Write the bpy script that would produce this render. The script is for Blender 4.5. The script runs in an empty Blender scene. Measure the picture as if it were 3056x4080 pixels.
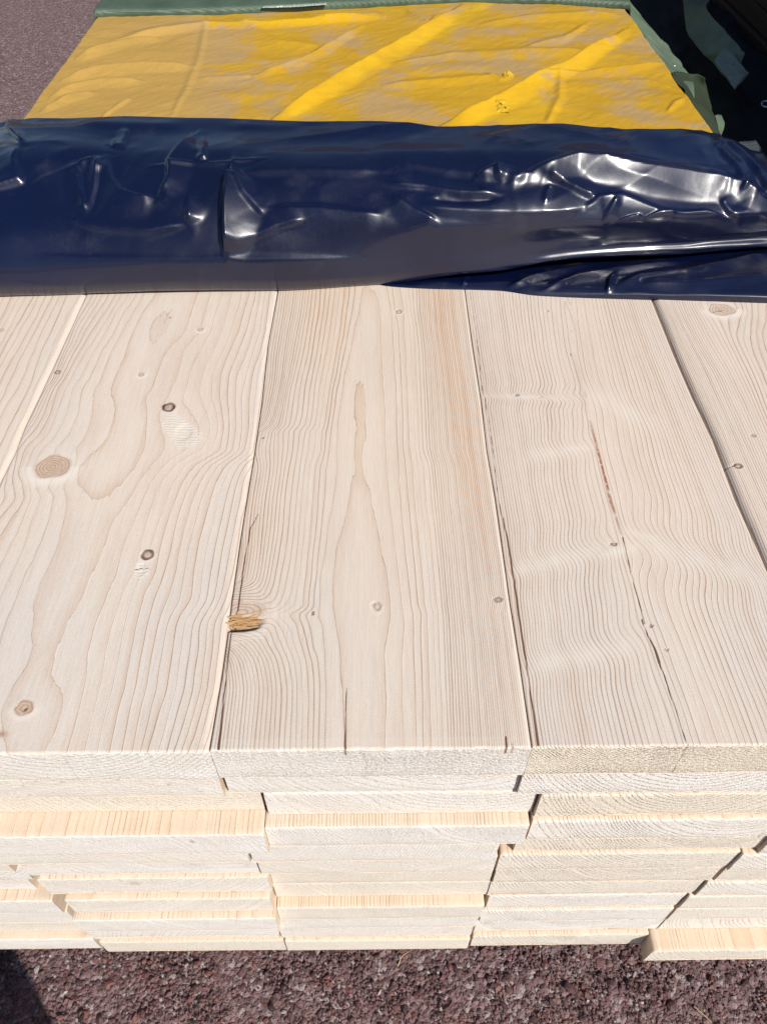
import bpy, math, random
import numpy as np
from mathutils import Vector, Matrix
R = math.radians
sc = bpy.context.scene
C = sc.collection

# ---------------------------------------------------------------- camera
F_PX = 3117.0                      # focal length in photo pixels (photo 3056 x 4080)
PITCH, YAW = 47.8, 0.63
ZT = 0.57                          # top of the plank stack above the ground
CAMZ = ZT + 0.4526
cam_d = bpy.data.cameras.new('camera')
cam_d.sensor_fit = 'VERTICAL'; cam_d.sensor_height = 36.0
cam_d.lens = F_PX / 4080 * 36.0
cam_d.clip_start = 0.01; cam_d.clip_end = 500
cam = bpy.data.objects.new('camera', cam_d); C.objects.link(cam)
cam.location = (0, 0, CAMZ)
cam.rotation_euler = (R(90 - PITCH), 0, R(-YAW))
sc.camera = cam

# ---------------------------------------------------------------- sky, sun, exposure
SUN_AZ, SUN_EL = 40.0, 42.0        # sun behind the camera, to the right
w = bpy.data.worlds.new('World'); sc.world = w; w.use_nodes = True
nt = w.node_tree; nt.nodes.clear()
sky = nt.nodes.new('ShaderNodeTexSky'); sky.sky_type = 'NISHITA'; sky.sun_disc = False
sky.sun_elevation = R(SUN_EL); sky.sun_rotation = R(180 - SUN_AZ)
sky.air_density = 1.0; sky.dust_density = 0.6; sky.ozone_density = 1.2
bg = nt.nodes.new('ShaderNodeBackground'); bg.inputs['Strength'].default_value = 0.075
wo = nt.nodes.new('ShaderNodeOutputWorld')
nt.links.new(sky.outputs[0], bg.inputs[0]); nt.links.new(bg.outputs[0], wo.inputs[0])
TO_SUN = Vector((math.sin(R(SUN_AZ)) * math.cos(R(SUN_EL)), -math.cos(R(SUN_AZ)) * math.cos(R(SUN_EL)), math.sin(R(SUN_EL))))
sun_d = bpy.data.lights.new('sun', 'SUN'); sun_d.energy = 4.8; sun_d.angle = R(0.5); sun_d.color = (1.0, 0.955, 0.89)
sun = bpy.data.objects.new('sun', sun_d); C.objects.link(sun)
sun.rotation_euler = (-TO_SUN).to_track_quat('-Z', 'Y').to_euler(); sun.location = (2, -2, 4)
sc.view_settings.view_transform = 'Standard'; sc.view_settings.look = 'None'
sc.view_settings.exposure = 0.18; sc.view_settings.gamma = 1.0; sc.view_settings.use_curve_mapping = False
sc.render.engine = 'CYCLES'
sc.cycles.use_denoising = True

# ---------------------------------------------------------------- measuring the photo
_M = np.array((Matrix.Rotation(R(-YAW), 3, 'Z') @ Matrix.Rotation(R(90 - PITCH), 3, 'X')))
CAM = np.array([0, 0, CAMZ])
def ray(x, y):
    x = np.asarray(x, float); y = np.asarray(y, float)
    v = np.stack([(x - 1528) / F_PX, -(y - 2040) / F_PX, -np.ones_like(x * y)], -1)
    return v @ _M.T
def on_z(x, y, dz=0.0):            # photo pixel -> point on the level plane dz above the stack top
    r = ray(x, y); t = (ZT + dz - CAMZ) / r[..., 2]
    return CAM + r * t[..., None]
def on_y(x, y, Y):                 # photo pixel -> point on the upright plane at distance Y
    r = ray(x, y); t = Y / r[..., 1]
    return CAM + r * t[..., None]
def proj(P):
    q = (np.asarray(P, float) - CAM) @ _M
    return 1528 + F_PX * q[..., 0] / -q[..., 2], 2040 - F_PX * q[..., 1] / -q[..., 2]

# ---------------------------------------------------------------- small numeric helpers
def pchip(xs, ys, x):
    """monotone cubic through (xs, ys); ys may have extra trailing axes"""
    xs = np.asarray(xs, float); ys = np.asarray(ys, float)
    h = np.diff(xs); sh = (-1,) + (1,) * (ys.ndim - 1)
    dl = np.diff(ys, axis=0) / h.reshape(sh)
    m = np.zeros_like(ys)
    if len(xs) > 2:
        a, b = dl[:-1], dl[1:]
        w1 = (2 * h[1:] + h[:-1]).reshape(sh); w2 = (h[1:] + 2 * h[:-1]).reshape(sh)
        ok = a * b > 0
        with np.errstate(divide='ignore', invalid='ignore'):
            hm = (w1 + w2) / (w1 / a + w2 / b)
        m[1:-1] = np.where(ok, hm, 0)
    m[0] = dl[0]; m[-1] = dl[-1]
    x = np.asarray(x, float)
    i = np.clip(np.searchsorted(xs, x) - 1, 0, len(xs) - 2)
    t = (x - xs[i]) / h[i]; t = t.reshape(t.shape + (1,) * (ys.ndim - 1)); hh = h[i].reshape(t.shape)
    lin = (t < 0) | (t > 1)
    r = ((2*t**3-3*t**2+1)*ys[i] + (t**3-2*t**2+t)*hh*m[i] + (-2*t**3+3*t**2)*ys[i+1] + (t**3-t**2)*hh*m[i+1])
    ext = np.where(t < 0, ys[i] + m[i] * t * hh, ys[i+1] + m[i+1] * (t - 1) * hh)
    return np.where(lin, ext, r)
def vnoise(x, y, seed=0):
    """smooth value noise, about -1..1"""
    rs = np.random.RandomState(seed); g = rs.uniform(-1, 1, (64, 64))
    x = np.asarray(x, float); y = np.asarray(y, float)
    xi = np.floor(x).astype(int); yi = np.floor(y).astype(int)
    fx = x - xi; fy = y - yi; fx = fx*fx*(3-2*fx); fy = fy*fy*(3-2*fy)
    a = g[xi % 64, yi % 64]; b = g[(xi+1) % 64, yi % 64]; c = g[xi % 64, (yi+1) % 64]; d = g[(xi+1) % 64, (yi+1) % 64]
    return (a*(1-fx)+b*fx)*(1-fy) + (c*(1-fx)+d*fx)*fy
def fbm(x, y, seed=0, n=4):
    return sum(vnoise(x * 2**i + 17*i, y * 2**i + 31*i, seed + i) * 0.5**i for i in range(n))
def seg_dist(px, py, pts):
    """distance to a polyline, signed side and position 0..1 along it"""
    best = np.full(np.shape(px), 1e9); side = np.zeros(np.shape(px)); pos = np.zeros(np.shape(px))
    pts = np.asarray(pts, float); L = np.hypot(*np.diff(pts[:, :2], axis=0).T); cum = np.concatenate([[0], np.cumsum(L)])
    for k in range(len(pts) - 1):
        ax, ay = pts[k, :2]; bx, by = pts[k+1, :2]; dx, dy = bx-ax, by-ay; l2 = dx*dx+dy*dy
        t = np.clip(((px-ax)*dx + (py-ay)*dy) / l2, 0, 1)
        d = np.hypot(px - ax - t*dx, py - ay - t*dy)
        s = np.sign((px-ax)*dy - (py-ay)*dx)
        m = d < best
        best = np.where(m, d, best); side = np.where(m, s, side); pos = np.where(m, (cum[k] + t*L[k]) / cum[-1], pos)
    return best, side, pos
def sstep(a, b, x):
    t = np.clip((x - a) / (b - a), 0, 1); return t*t*(3-2*t)

# ---------------------------------------------------------------- mesh helpers
def mesh_obj(name, co, faces, mats, parent=None, smooth=True, attrs=None, mat_index=None, loc=None):
    """co (n,3) in world space; faces: (m,4) array or list of index tuples"""
    co = np.asarray(co, float)
    if loc is not None: co = co - np.asarray(loc)
    me = bpy.data.meshes.new(name)
    if isinstance(faces, np.ndarray):
        me.vertices.add(len(co)); me.vertices.foreach_set('co', co.ravel())
        nf, k = faces.shape
        me.loops.add(nf * k); me.loops.foreach_set('vertex_index', faces.ravel().astype(np.int32))
        me.polygons.add(nf); me.polygons.foreach_set('loop_start', np.arange(0, nf * k, k, dtype=np.int32))
        me.update(calc_edges=True)
    else:
        me.from_pydata([tuple(c) for c in co], [], faces)
    for m in (mats if isinstance(mats, (list, tuple)) else [mats]): me.materials.append(m)
    n = len(me.polygons)
    sm = np.asarray(smooth if not isinstance(smooth, bool) else [smooth] * n, bool)
    me.polygons.foreach_set('use_smooth', sm)
    if mat_index is not None: me.polygons.foreach_set('material_index', np.asarray(mat_index, np.int32))
    for k, v in (attrs or {}).items():
        a = me.attributes.new(k, 'FLOAT', 'POINT'); a.data.foreach_set('value', np.asarray(v, np.float32).ravel())
    me.validate(); me.update()
    o = bpy.data.objects.new(name, me); C.objects.link(o)
    if loc is not None: o.location = loc
    if parent is not None: o.parent = parent
    return o
def grid_faces(nr, nc, off=0, flip=False):
    i = np.arange(nr - 1)[:, None] * nc + np.arange(nc - 1)[None] + off
    q = np.stack([i, i + 1, i + nc + 1, i + nc], -1).reshape(-1, 4)
    return q[:, ::-1].copy() if flip else q
def tag(o, label=None, cat=None, group=None, kind=None):
    if label: o['label'] = label
    if cat: o['category'] = cat
    if group: o['group'] = group
    if kind: o['kind'] = kind
    return o

# ---------------------------------------------------------------- node helper
class NT:
    def __init__(s, name):
        s.m = bpy.data.materials.new(name); s.m.use_nodes = True
        s.t = s.m.node_tree; s.t.nodes.clear()
        s.out = s.t.nodes.new('ShaderNodeOutputMaterial')
        s.b = s.t.nodes.new('ShaderNodeBsdfPrincipled'); s.t.links.new(s.b.outputs[0], s.out.inputs[0])
    def node(s, typ, **kw):
        n = s.t.nodes.new(typ)
        for k, v in kw.items(): setattr(n, k, v)
        return n
    def put(s, inp, v):
        if isinstance(v, bpy.types.NodeSocket): s.t.links.new(v, inp)
        elif isinstance(v, (tuple, list)) and inp.type == 'RGBA' and len(v) == 3: inp.default_value = (*v, 1)
        else: inp.default_value = v
    def math(s, op, a, b=None, c=None, clamp=False):
        n = s.node('ShaderNodeMath', operation=op, use_clamp=clamp)
        s.put(n.inputs[0], a)
        if b is not None: s.put(n.inputs[1], b)
        if c is not None: s.put(n.inputs[2], c)
        return n.outputs[0]
    def attr(s, name, typ='GEOMETRY'):
        n = s.node('ShaderNodeAttribute', attribute_name=name, attribute_type=typ); return n.outputs['Fac']
    def coords(s, scale=(1, 1, 1), kind='Object', rot=(0, 0, 0), loc=(0, 0, 0)):
        tc = s.node('ShaderNodeTexCoord'); mp = s.node('ShaderNodeMapping')
        s.t.links.new(tc.outputs[kind], mp.inputs[0]); mp.inputs['Scale'].default_value = scale
        mp.inputs['Rotation'].default_value = rot; mp.inputs['Location'].default_value = loc
        return mp.outputs[0]
    def noise(s, vec, scale=1, detail=3, rough=0.5, dist=0.0, out='Fac'):
        n = s.node('ShaderNodeTexNoise'); s.put(n.inputs['Vector'], vec)
        n.inputs['Scale'].default_value = scale; n.inputs['Detail'].default_value = detail
        n.inputs['Roughness'].default_value = rough; n.inputs['Distortion'].default_value = dist
        return n.outputs[out]
    def ramp(s, v, a, b, c=0.0, d=1.0, smooth=True):
        n = s.node('ShaderNodeMapRange', interpolation_type='SMOOTHSTEP' if smooth else 'LINEAR')
        s.put(n.inputs['Value'], v)
        for nm, x in (('From Min', a), ('From Max', b), ('To Min', c), ('To Max', d)): s.put(n.inputs[nm], x)
        return n.outputs[0]
    def mix(s, f, a, b, mode='MIX'):
        n = s.node('ShaderNodeMix', data_type='RGBA', blend_type=mode)
        s.put(n.inputs[0], f); s.put(n.inputs[6], a); s.put(n.inputs[7], b); return n.outputs[2]
    def bump(s, h, strength=0.5, dist=0.001, normal=None):
        n = s.node('ShaderNodeBump'); s.put(n.inputs['Height'], h)
        n.inputs['Strength'].default_value = strength; n.inputs['Distance'].default_value = dist
        if normal is not None: s.put(n.inputs['Normal'], normal)
        return n.outputs[0]
    def set(s, **kw):
        for k, v in kw.items(): s.put(s.b.inputs[k.replace('_', ' ')], v)
        return s.m

# ---------------------------------------------------------------- wood
def wood_long():
    """planed spruce: rings come from the 'ring' field of the mesh (one unit per year), spacing from 'gap' in mm"""
    n = NT('planed_spruce')
    f0 = n.attr('ring'); gap = n.attr('gap')
    wob = n.noise(n.coords((260, 26, 260)), 1, 2)
    f = n.math('ADD', f0, n.math('MULTIPLY', n.math('SUBTRACT', wob, 0.5), 0.22))
    idn = n.math('FLOOR', f); fr = n.math('FRACT', f)
    wn = n.node('ShaderNodeTexWhiteNoise', noise_dimensions='2D')
    cv = n.node('ShaderNodeCombineXYZ'); n.put(cv.inputs[0], idn); n.put(cv.inputs[1], n.attr('seed', 'OBJECT')); n.put(wn.inputs['Vector'], cv.outputs[0])
    st = n.ramp(wn.outputs['Value'], 0, 1, 0.32, 1.1, False)
    w3 = n.node('ShaderNodeSeparateColor'); n.put(w3.inputs[0], wn.outputs['Color'])
    lw = n.ramp(w3.outputs[1], 0, 1, 0.4, 1.25, False); lw = n.math('MULTIPLY', lw, n.ramp(n.noise(n.coords((25, 7, 25), loc=(2, 2, 2)), 1, 2), .3, .7, .7, 1.3))
    dmm = n.math('MULTIPLY', n.math('SUBTRACT', 1.0, fr), gap)          # mm to the sharp edge of the latewood
    dm2 = n.math('MULTIPLY', fr, gap)
    line = n.math('MAXIMUM', n.ramp(dmm, 0.0, lw, 1, 0), n.ramp(dm2, 0.0, 0.22, 1, 0))
    late = n.math('POWER', fr, n.ramp(w3.outputs[2], 0, 1, 2.2, 6.5, False))
    crest = n.ramp(dm2, 0.2, 0.7, 1, 0); crest = n.math('MULTIPLY', crest, n.ramp(gap, 2.0, 6.0))
    # colours of the wood
    big = n.noise(n.coords((9, 3.2, 9)), 1, 3)
    mid = n.noise(n.coords((34, 7, 34), loc=(3, 1, 0)), 1, 3)
    tint = n.attr('tint', 'OBJECT')
    base = n.mix(n.ramp(big, 0.32, 0.68), (0.615, 0.548, 0.490), (0.660, 0.560, 0.470))
    base = n.mix(n.math('MULTIPLY', tint, 0.8), base, (0.62, 0.475, 0.315))
    warm = n.mix(tint, (0.52, 0.35, 0.235), (0.54, 0.355, 0.19))
    warm = n.mix(n.attr('red'), warm, (0.52, 0.25, 0.10))
    base = n.mix(n.math('MULTIPLY', n.math('MULTIPLY', late, st), n.ramp(n.attr('red'), 0, 1, 0.68, 0.95)), base, warm)
    base = n.mix(n.math('MULTIPLY', n.ramp(mid, 0.45, 0.75), 0.3), base, (0.56, 0.43, 0.33))
    lam = n.math('MULTIPLY', n.math('MULTIPLY', line, st), n.ramp(gap, 0.8, 2.6, 0.48, 0.78))
    brk = n.noise(n.coords((300, 60, 300)), 1, 2); lam = n.math('MULTIPLY', lam, n.ramp(brk, 0.3, 0.6, 0.7, 1.0)); lam = n.math('MULTIPLY', lam, n.math('ADD', 1.0, n.math('MULTIPLY', n.attr('red'), 0.45)), clamp=True)
    base = n.mix(lam, base, n.mix(n.attr('red'), (0.29, 0.185, 0.12), (0.38, 0.175, 0.075)))
    base = n.mix(n.math('MULTIPLY', n.attr('red'), 0.14), base, (0.52, 0.30, 0.15))
    base = n.mix(n.math('MULTIPLY', crest, 0.35), base, (0.78, 0.70, 0.60))
    # fibres
    fib = n.noise(n.coords((1500, 55, 1500)), 1, 3, 0.6)
    fib2 = n.noise(n.coords((620, 12, 620)), 1, 3, 0.6)
    fz = n.noise(n.coords((900, 900, 900)), 1, 2, 0.6)
    base = n.mix(0.30, base, n.mix(fib, (0.2, 0.2, 0.2), (0.8, 0.8, 0.8)), 'OVERLAY')
    base = n.mix(0.25, base, n.mix(fib2, (0.25, 0.25, 0.25), (0.75, 0.75, 0.75)), 'OVERLAY')
    base = n.mix(0.35, base, n.mix(fz, (0.25, 0.25, 0.25), (0.75, 0.75, 0.75)), 'OVERLAY')
    # knots, torn patches, resin, cracks
    kn = n.attr('knot'); kc = n.mix(n.math('MAXIMUM', line, n.math('POWER', fr, 2.0)), (0.52, 0.38, 0.28), (0.36, 0.22, 0.14))
    kc = n.mix(n.ramp(n.noise(n.coords((330, 330, 330)), 1, 3), .5, .72, 0, .5), kc, (.66, .52, .38))
    base = n.mix(kn, base, kc)
    base = n.mix(n.attr('halo'), base, (0.72, 0.65, 0.57))  # pale rings round knots, plus sheen and lit edges put into the colour
    tr = n.attr('torn')
    rip = n.node('ShaderNodeTexWave', wave_type='BANDS', bands_direction='Y'); n.put(rip.inputs['Vector'], n.coords((1, 1, 1)))
    rip.inputs['Scale'].default_value = 95; rip.inputs['Distortion'].default_value = 5; rip.inputs['Detail'].default_value = 3; rip.inputs['Detail Scale'].default_value = 2.0
    base = n.mix(tr, base, n.mix(n.math('MULTIPLY', n.ramp(rip.outputs['Fac'], 0.0, 0.35, .35, 1), n.ramp(brk, .2, .6, .7, 1)), (0.50, 0.42, 0.33), (0.74, 0.69, 0.62)))
    base = n.mix(n.attr('bark_shade'), base, (0.085, 0.028, 0.018))  # bark, and the painted shade under the splinters
    rs = n.math('MULTIPLY', n.attr('resin'), n.ramp(n.noise(n.coords((420, 160, 420)), 1, 3), 0.25, 0.5))
    base = n.mix(rs, base, (0.30, 0.12, 0.06))
    ck = n.ramp(n.attr('crack'), 0.0, 0.5, 1, 0)  # cracks, and the thin dark lines along the joints
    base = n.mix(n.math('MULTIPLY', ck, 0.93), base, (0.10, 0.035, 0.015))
    h = n.math('ADD', n.math('MULTIPLY', fib, 0.5), n.math('MULTIPLY', line, -0.9))
    h = n.math('ADD', h, n.math('MULTIPLY', fz, 0.5))
    h = n.math('ADD', h, n.math('MULTIPLY', n.math('MULTIPLY', rip.outputs['Fac'], tr), 2.5))
    h = n.math('ADD', h, n.math('MULTIPLY', ck, -4.0))
    h = n.math('ADD', h, n.math('MULTIPLY', crest, 0.8))
    return n.set(Base_Color=base, Roughness=0.62, Specular_IOR_Level=0.35, Normal=n.bump(h, 0.55, 0.00022))
def wood_end():
    n = NT('sawn_end_grain')
    f0 = n.attr('ring'); gap = n.attr('gap')
    jag = n.noise(n.coords((420, 420, 420)), 1, 3, 0.65)
    f = n.math('ADD', f0, n.math('MULTIPLY', n.math('SUBTRACT', jag, 0.5), 0.35))
    fr = n.math('FRACT', f)
    dmm = n.math('MULTIPLY', n.math('SUBTRACT', 1.0, fr), gap)
    line = n.ramp(dmm, 0.15, 1.15, 1, 0)
    patch = n.noise(n.coords((16, 16, 30)), 1, 3)
    tint = n.attr('endtint', 'OBJECT')
    base = n.mix(n.ramp(patch, 0.35, 0.7), (0.90, 0.85, 0.785), (0.93, 0.90, 0.865))
    base = n.mix(tint, base, (0.85, 0.75, 0.60))
    fz = n.noise(n.coords((800, 800, 1200)), 1, 3, 0.7)
    fz2 = n.noise(n.coords((260, 260, 420)), 1, 4, 0.7)
    base = n.mix(0.5, base, n.mix(fz, (0.22, 0.21, 0.20), (0.8, 0.8, 0.8)), 'OVERLAY')
    late = n.math('MULTIPLY', n.math('POWER', fr, 3.0), 0.25)
    base = n.mix(late, base, (0.60, 0.50, 0.40))
    brk = n.ramp(n.noise(n.coords((500, 500, 500), loc=(5, 0, 0)), 1, 2, 0.7), 0.38, 0.62)
    vis = n.math('MULTIPLY', n.ramp(n.noise(n.coords((12, 12, 25), loc=(9, 0, 2)), 1, 2), 0.3, 0.58, 0.35, 1.0), n.attr('ringy', 'OBJECT'))
    lam = n.math('MULTIPLY', n.math('MULTIPLY', line, brk), n.math('MULTIPLY', vis, 0.9))
    base = n.mix(lam, base, (0.24, 0.155, 0.09))
    pit = n.ramp(n.noise(n.coords((620, 620, 760), loc=(1, 7, 3)), 1, 2, 0.6), 0.67, 0.74)
    pit = n.math('MULTIPLY', pit, n.ramp(tint, 0.2, 0.9, 0.12, 0.65)); base = n.mix(pit, base, (0.36, 0.26, 0.15))
    base = n.mix(n.attr('knot'), base, (0.42, 0.30, 0.21))
    base = n.mix(n.attr('bark_shade'), base, (0.09, 0.03, 0.02))
    ck = n.ramp(n.attr('crack'), 0.0, 0.5, 1, 0); base = n.mix(n.math('MULTIPLY', ck, 0.8), base, (0.25, 0.10, 0.03))
    h = n.math('ADD', n.math('MULTIPLY', fz, 1.3), n.math('MULTIPLY', fz2, 1.9))
    h = n.math('SUBTRACT', h, n.math('MULTIPLY', lam, 0.8)); h = n.math('SUBTRACT', h, pit)
    return n.set(Base_Color=base, Roughness=0.8, Specular_IOR_Level=0.2, Normal=n.bump(h, 0.85, 0.0009))
M_LONG, M_END = wood_long(), wood_end()

KEYS = ('knot', 'halo', 'torn', 'bark_shade', 'resin', 'red')
def plank(name, xl, xr, y0, zt, zb, ringf, ys, nx, nz=10, cl=0.0015, cr=0.0015, paint=None, disp=None, parent=None, rnd=0, edges=None):
    """one board as one closed mesh: top sheet with eased edges, front end, sides, bottom, back"""
    rs = np.random.RandomState(rnd)
    xs = np.concatenate([[xl, xl + cl * 0.3], np.linspace(xl + cl, xr - cr, nx), [xr - cr * 0.3, xr]])
    zo = np.concatenate([[-cl, -cl * 0.3], np.zeros(nx), [-cr * 0.3, -cr]])
    ys = np.asarray(ys, float); nc, nr = len(xs), len(ys)
    X, Y = np.meshgrid(xs, ys); Z = zt + np.broadcast_to(zo, X.shape).copy()
    # uneven saw cut at the front edge
    jit = 0.0003 * fbm(xs * 260, xs * 0, rnd + 5, 3)
    Y = Y + jit[None] * np.exp(-(Y - ys[0]) / 0.004)
    Z[0] -= 0.0003 + 0.0003 * np.abs(fbm(xs * 400, xs * 0 + 3, rnd + 8, 2))
    if disp is not None: Z = Z + disp(X, Y)
    top = np.stack([X, Y, Z], -1)
    # front end
    t = np.linspace(0, 1, nz + 1)[1:, None]
    fx = np.broadcast_to(xs, (nz, nc)); fz = Z[0][None] * (1 - t) + zb * t
    edge = np.minimum(fx - xl, xr - fx)
    ec = 0.0012
    fyy = Y[0][None] * (1 - t)**3 + ys[0] * (1 - (1 - t)**3) + 0.0004 * fbm(fx * 25, fz * 60, rnd + 2, 2) * t - 0.0002
    lowz = np.where(t > 0.999, 1, 0)
    fyy = fyy + lowz * 0.0006
    front = np.stack([fx, fyy, fz], -1)
    co = np.concatenate([top.reshape(-1, 3), front.reshape(-1, 3)])
    n0 = nr * nc
    fidx = np.concatenate([np.arange(nc)[None], (n0 + np.arange(nz * nc)).reshape(nz, nc)])
    tf = grid_faces(nr, nc)
    a = fidx
    ff = np.stack([a[:-1, :-1], a[1:, :-1], a[1:, 1:], a[:-1, 1:]], -1).reshape(-1, 4)
    # sides and back use the same columns
    blb, brb = len(co), len(co) + 1
    co = np.concatenate([co, [[xl, ys[-1], zb], [xr, ys[-1], zb]]])
    F = [tuple(q) for q in ()]
    li = [i * nc for i in range(nr)]; ri = [i * nc + nc - 1 for i in range(nr)]
    left = [int(fidx[k, 0]) for k in range(nz, 0, -1)] + li + [blb]
    right = [int(fidx[k, -1]) for k in range(nz, 0, -1)] + ri + [brb]
    # sides as strips: make side grids so that the rings show on them
    def side(col, x, flip, zs_n=6):
        yy = ys; zz = np.linspace(0, 1, zs_n)
        YY, TT = np.meshgrid(yy, zz); ZZ = (Z[:, col][None]) * (1 - TT) + zb * TT
        YY = np.broadcast_to(Y[:, col], YY.shape)
        g = np.stack([np.full_like(YY, x), YY, ZZ], -1)
        return g, grid_faces(zs_n, nr, 0, flip)
    gl, flc = side(0, xl, False); gr, frc = side(-1, xr, True)
    offl = len(co); co = np.concatenate([co, gl.reshape(-1, 3)]); offr = len(co); co = np.concatenate([co, gr.reshape(-1, 3)])
    bot = np.array([[xl, Y[0, 0], zb], [xr, Y[0, -1], zb], [xr, ys[-1], zb], [xl, ys[-1], zb],
                    [xl, ys[-1], zt - cl], [xr, ys[-1], zt - cr]])
    offb = len(co); co = np.concatenate([co, bot])
    bf = np.array([[offb, offb+3, offb+2, offb+1], [offb+3, offb+4, offb+5, offb+2]])
    faces = np.concatenate([tf, ff, flc + offl, frc + offr, bf])
    mi = np.concatenate([np.zeros(len(tf)), np.ones(len(ff)), np.zeros(len(flc) + len(frc)), [0, 1]])
    sm = np.ones(len(faces), bool); sm[-2:] = False
    if edges is not None:                                   # the joints beside this board are not quite straight
        u = np.clip((co[:, 0] - xl) / (xr - xl), 0, 1)
        co[:, 0] += (edges[0](co[:, 1]) - xl) * (1 - u) + (edges[1](co[:, 1]) - xr) * u
    ring = ringf(co[:, 0], co[:, 1], co[:, 2])
    def gapof(c, ax):
        e = 0.0006; d1 = np.zeros(3); d2 = np.zeros(3); d1[ax[0]] = e; d2[ax[1]] = e
        g1 = ringf(*(c + d1).T) - ringf(*(c - d1).T); g2 = ringf(*(c + d2).T) - ringf(*(c - d2).T)
        return 2 * e * 1000 / np.maximum(np.hypot(g1, g2), 1e-4)
    gap = np.empty(len(co))
    gap[:n0] = gapof(co[:n0], (0, 1)); gap[n0:offl] = gapof(co[n0:offl], (0, 2)); gap[offl:] = gapof(co[offl:], (1, 2))
    at = {'ring': ring, 'gap': np.clip(gap, 0.2, 60), 'crack': np.full(len(co), 9.0)}
    for k in KEYS: at[k] = np.zeros(len(co))
    if paint is not None: paint(co, at, n0)
    o = mesh_obj(name, co, faces, [M_LONG, M_END], parent, sm, at, mi, loc=(float((xl + xr) / 2), float(ys[0]), float(zb)))
    o['seed'] = float(rs.randint(100))
    return o

# ring field of a top board from lines traced on the photo ------------------------------------
def make_field(rows, crop, ref=0):
    pass
class TopField:
    """rows: (photo_y, [(photo_x, ring number), ...]); read on the plane of the stack top"""
    def __init__(s, rows, pith=(0.0, 0.06), extra=None, wob=0.12, seed=3):
        rows = sorted(rows, key=lambda r: -r[0])
        s.Y = np.array([on_z(1500, y)[1] for y, _ in rows]); s.rows = []
        for y, pts in rows:
            pts = sorted(pts); x = np.array([p[0] for p in pts], float); f = np.array([p[1] for p in pts], float)
            s.rows.append((on_z(x, np.full_like(x, y))[:, 0], f))
        s.xg = np.arange(-0.62, 0.62, 0.0008)
        G = np.array([pchip(x, f, s.xg) for x, f in s.rows])            # rows x grid
        s.yg = np.arange(0.19, 0.83, 0.0012)
        s.G = pchip(s.Y, G, s.yg)
        XX, YY = np.meshgrid(s.xg, s.yg)
        s.G = s.G + wob * fbm(XX * 60, YY * 14, seed, 3)
        if extra is not None: s.G = extra(XX, YY, s.G)
        s.pith = pith
    def __call__(s, X, Y, Z):
        d = np.maximum(ZT - Z - 0.0005, 0); pc, pz = s.pith
        r = np.sqrt((X - pc)**2 + (pz + d)**2); ue = np.sqrt(np.maximum(r*r - pz*pz, 0))
        Xe = np.where(d > 0.0006, pc + np.sign(X - pc + 1e-9) * ue, X)
        fx = np.clip((Xe - s.xg[0]) / 0.0008, 0, len(s.xg) - 1.001); fy = np.clip((Y - s.yg[0]) / 0.0012, 0, len(s.yg) - 1.001)
        i = fx.astype(int); j = fy.astype(int); a = fx - i; b = fy - j; G = s.G
        return (G[j, i]*(1-a) + G[j, i+1]*a)*(1-b) + (G[j+1, i]*(1-a) + G[j+1, i+1]*a)*b
def crop(x0, y0, s):
    return lambda y, pts: (y0 + y / s, [(x0 + x / s, f) for x, f in pts])
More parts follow.
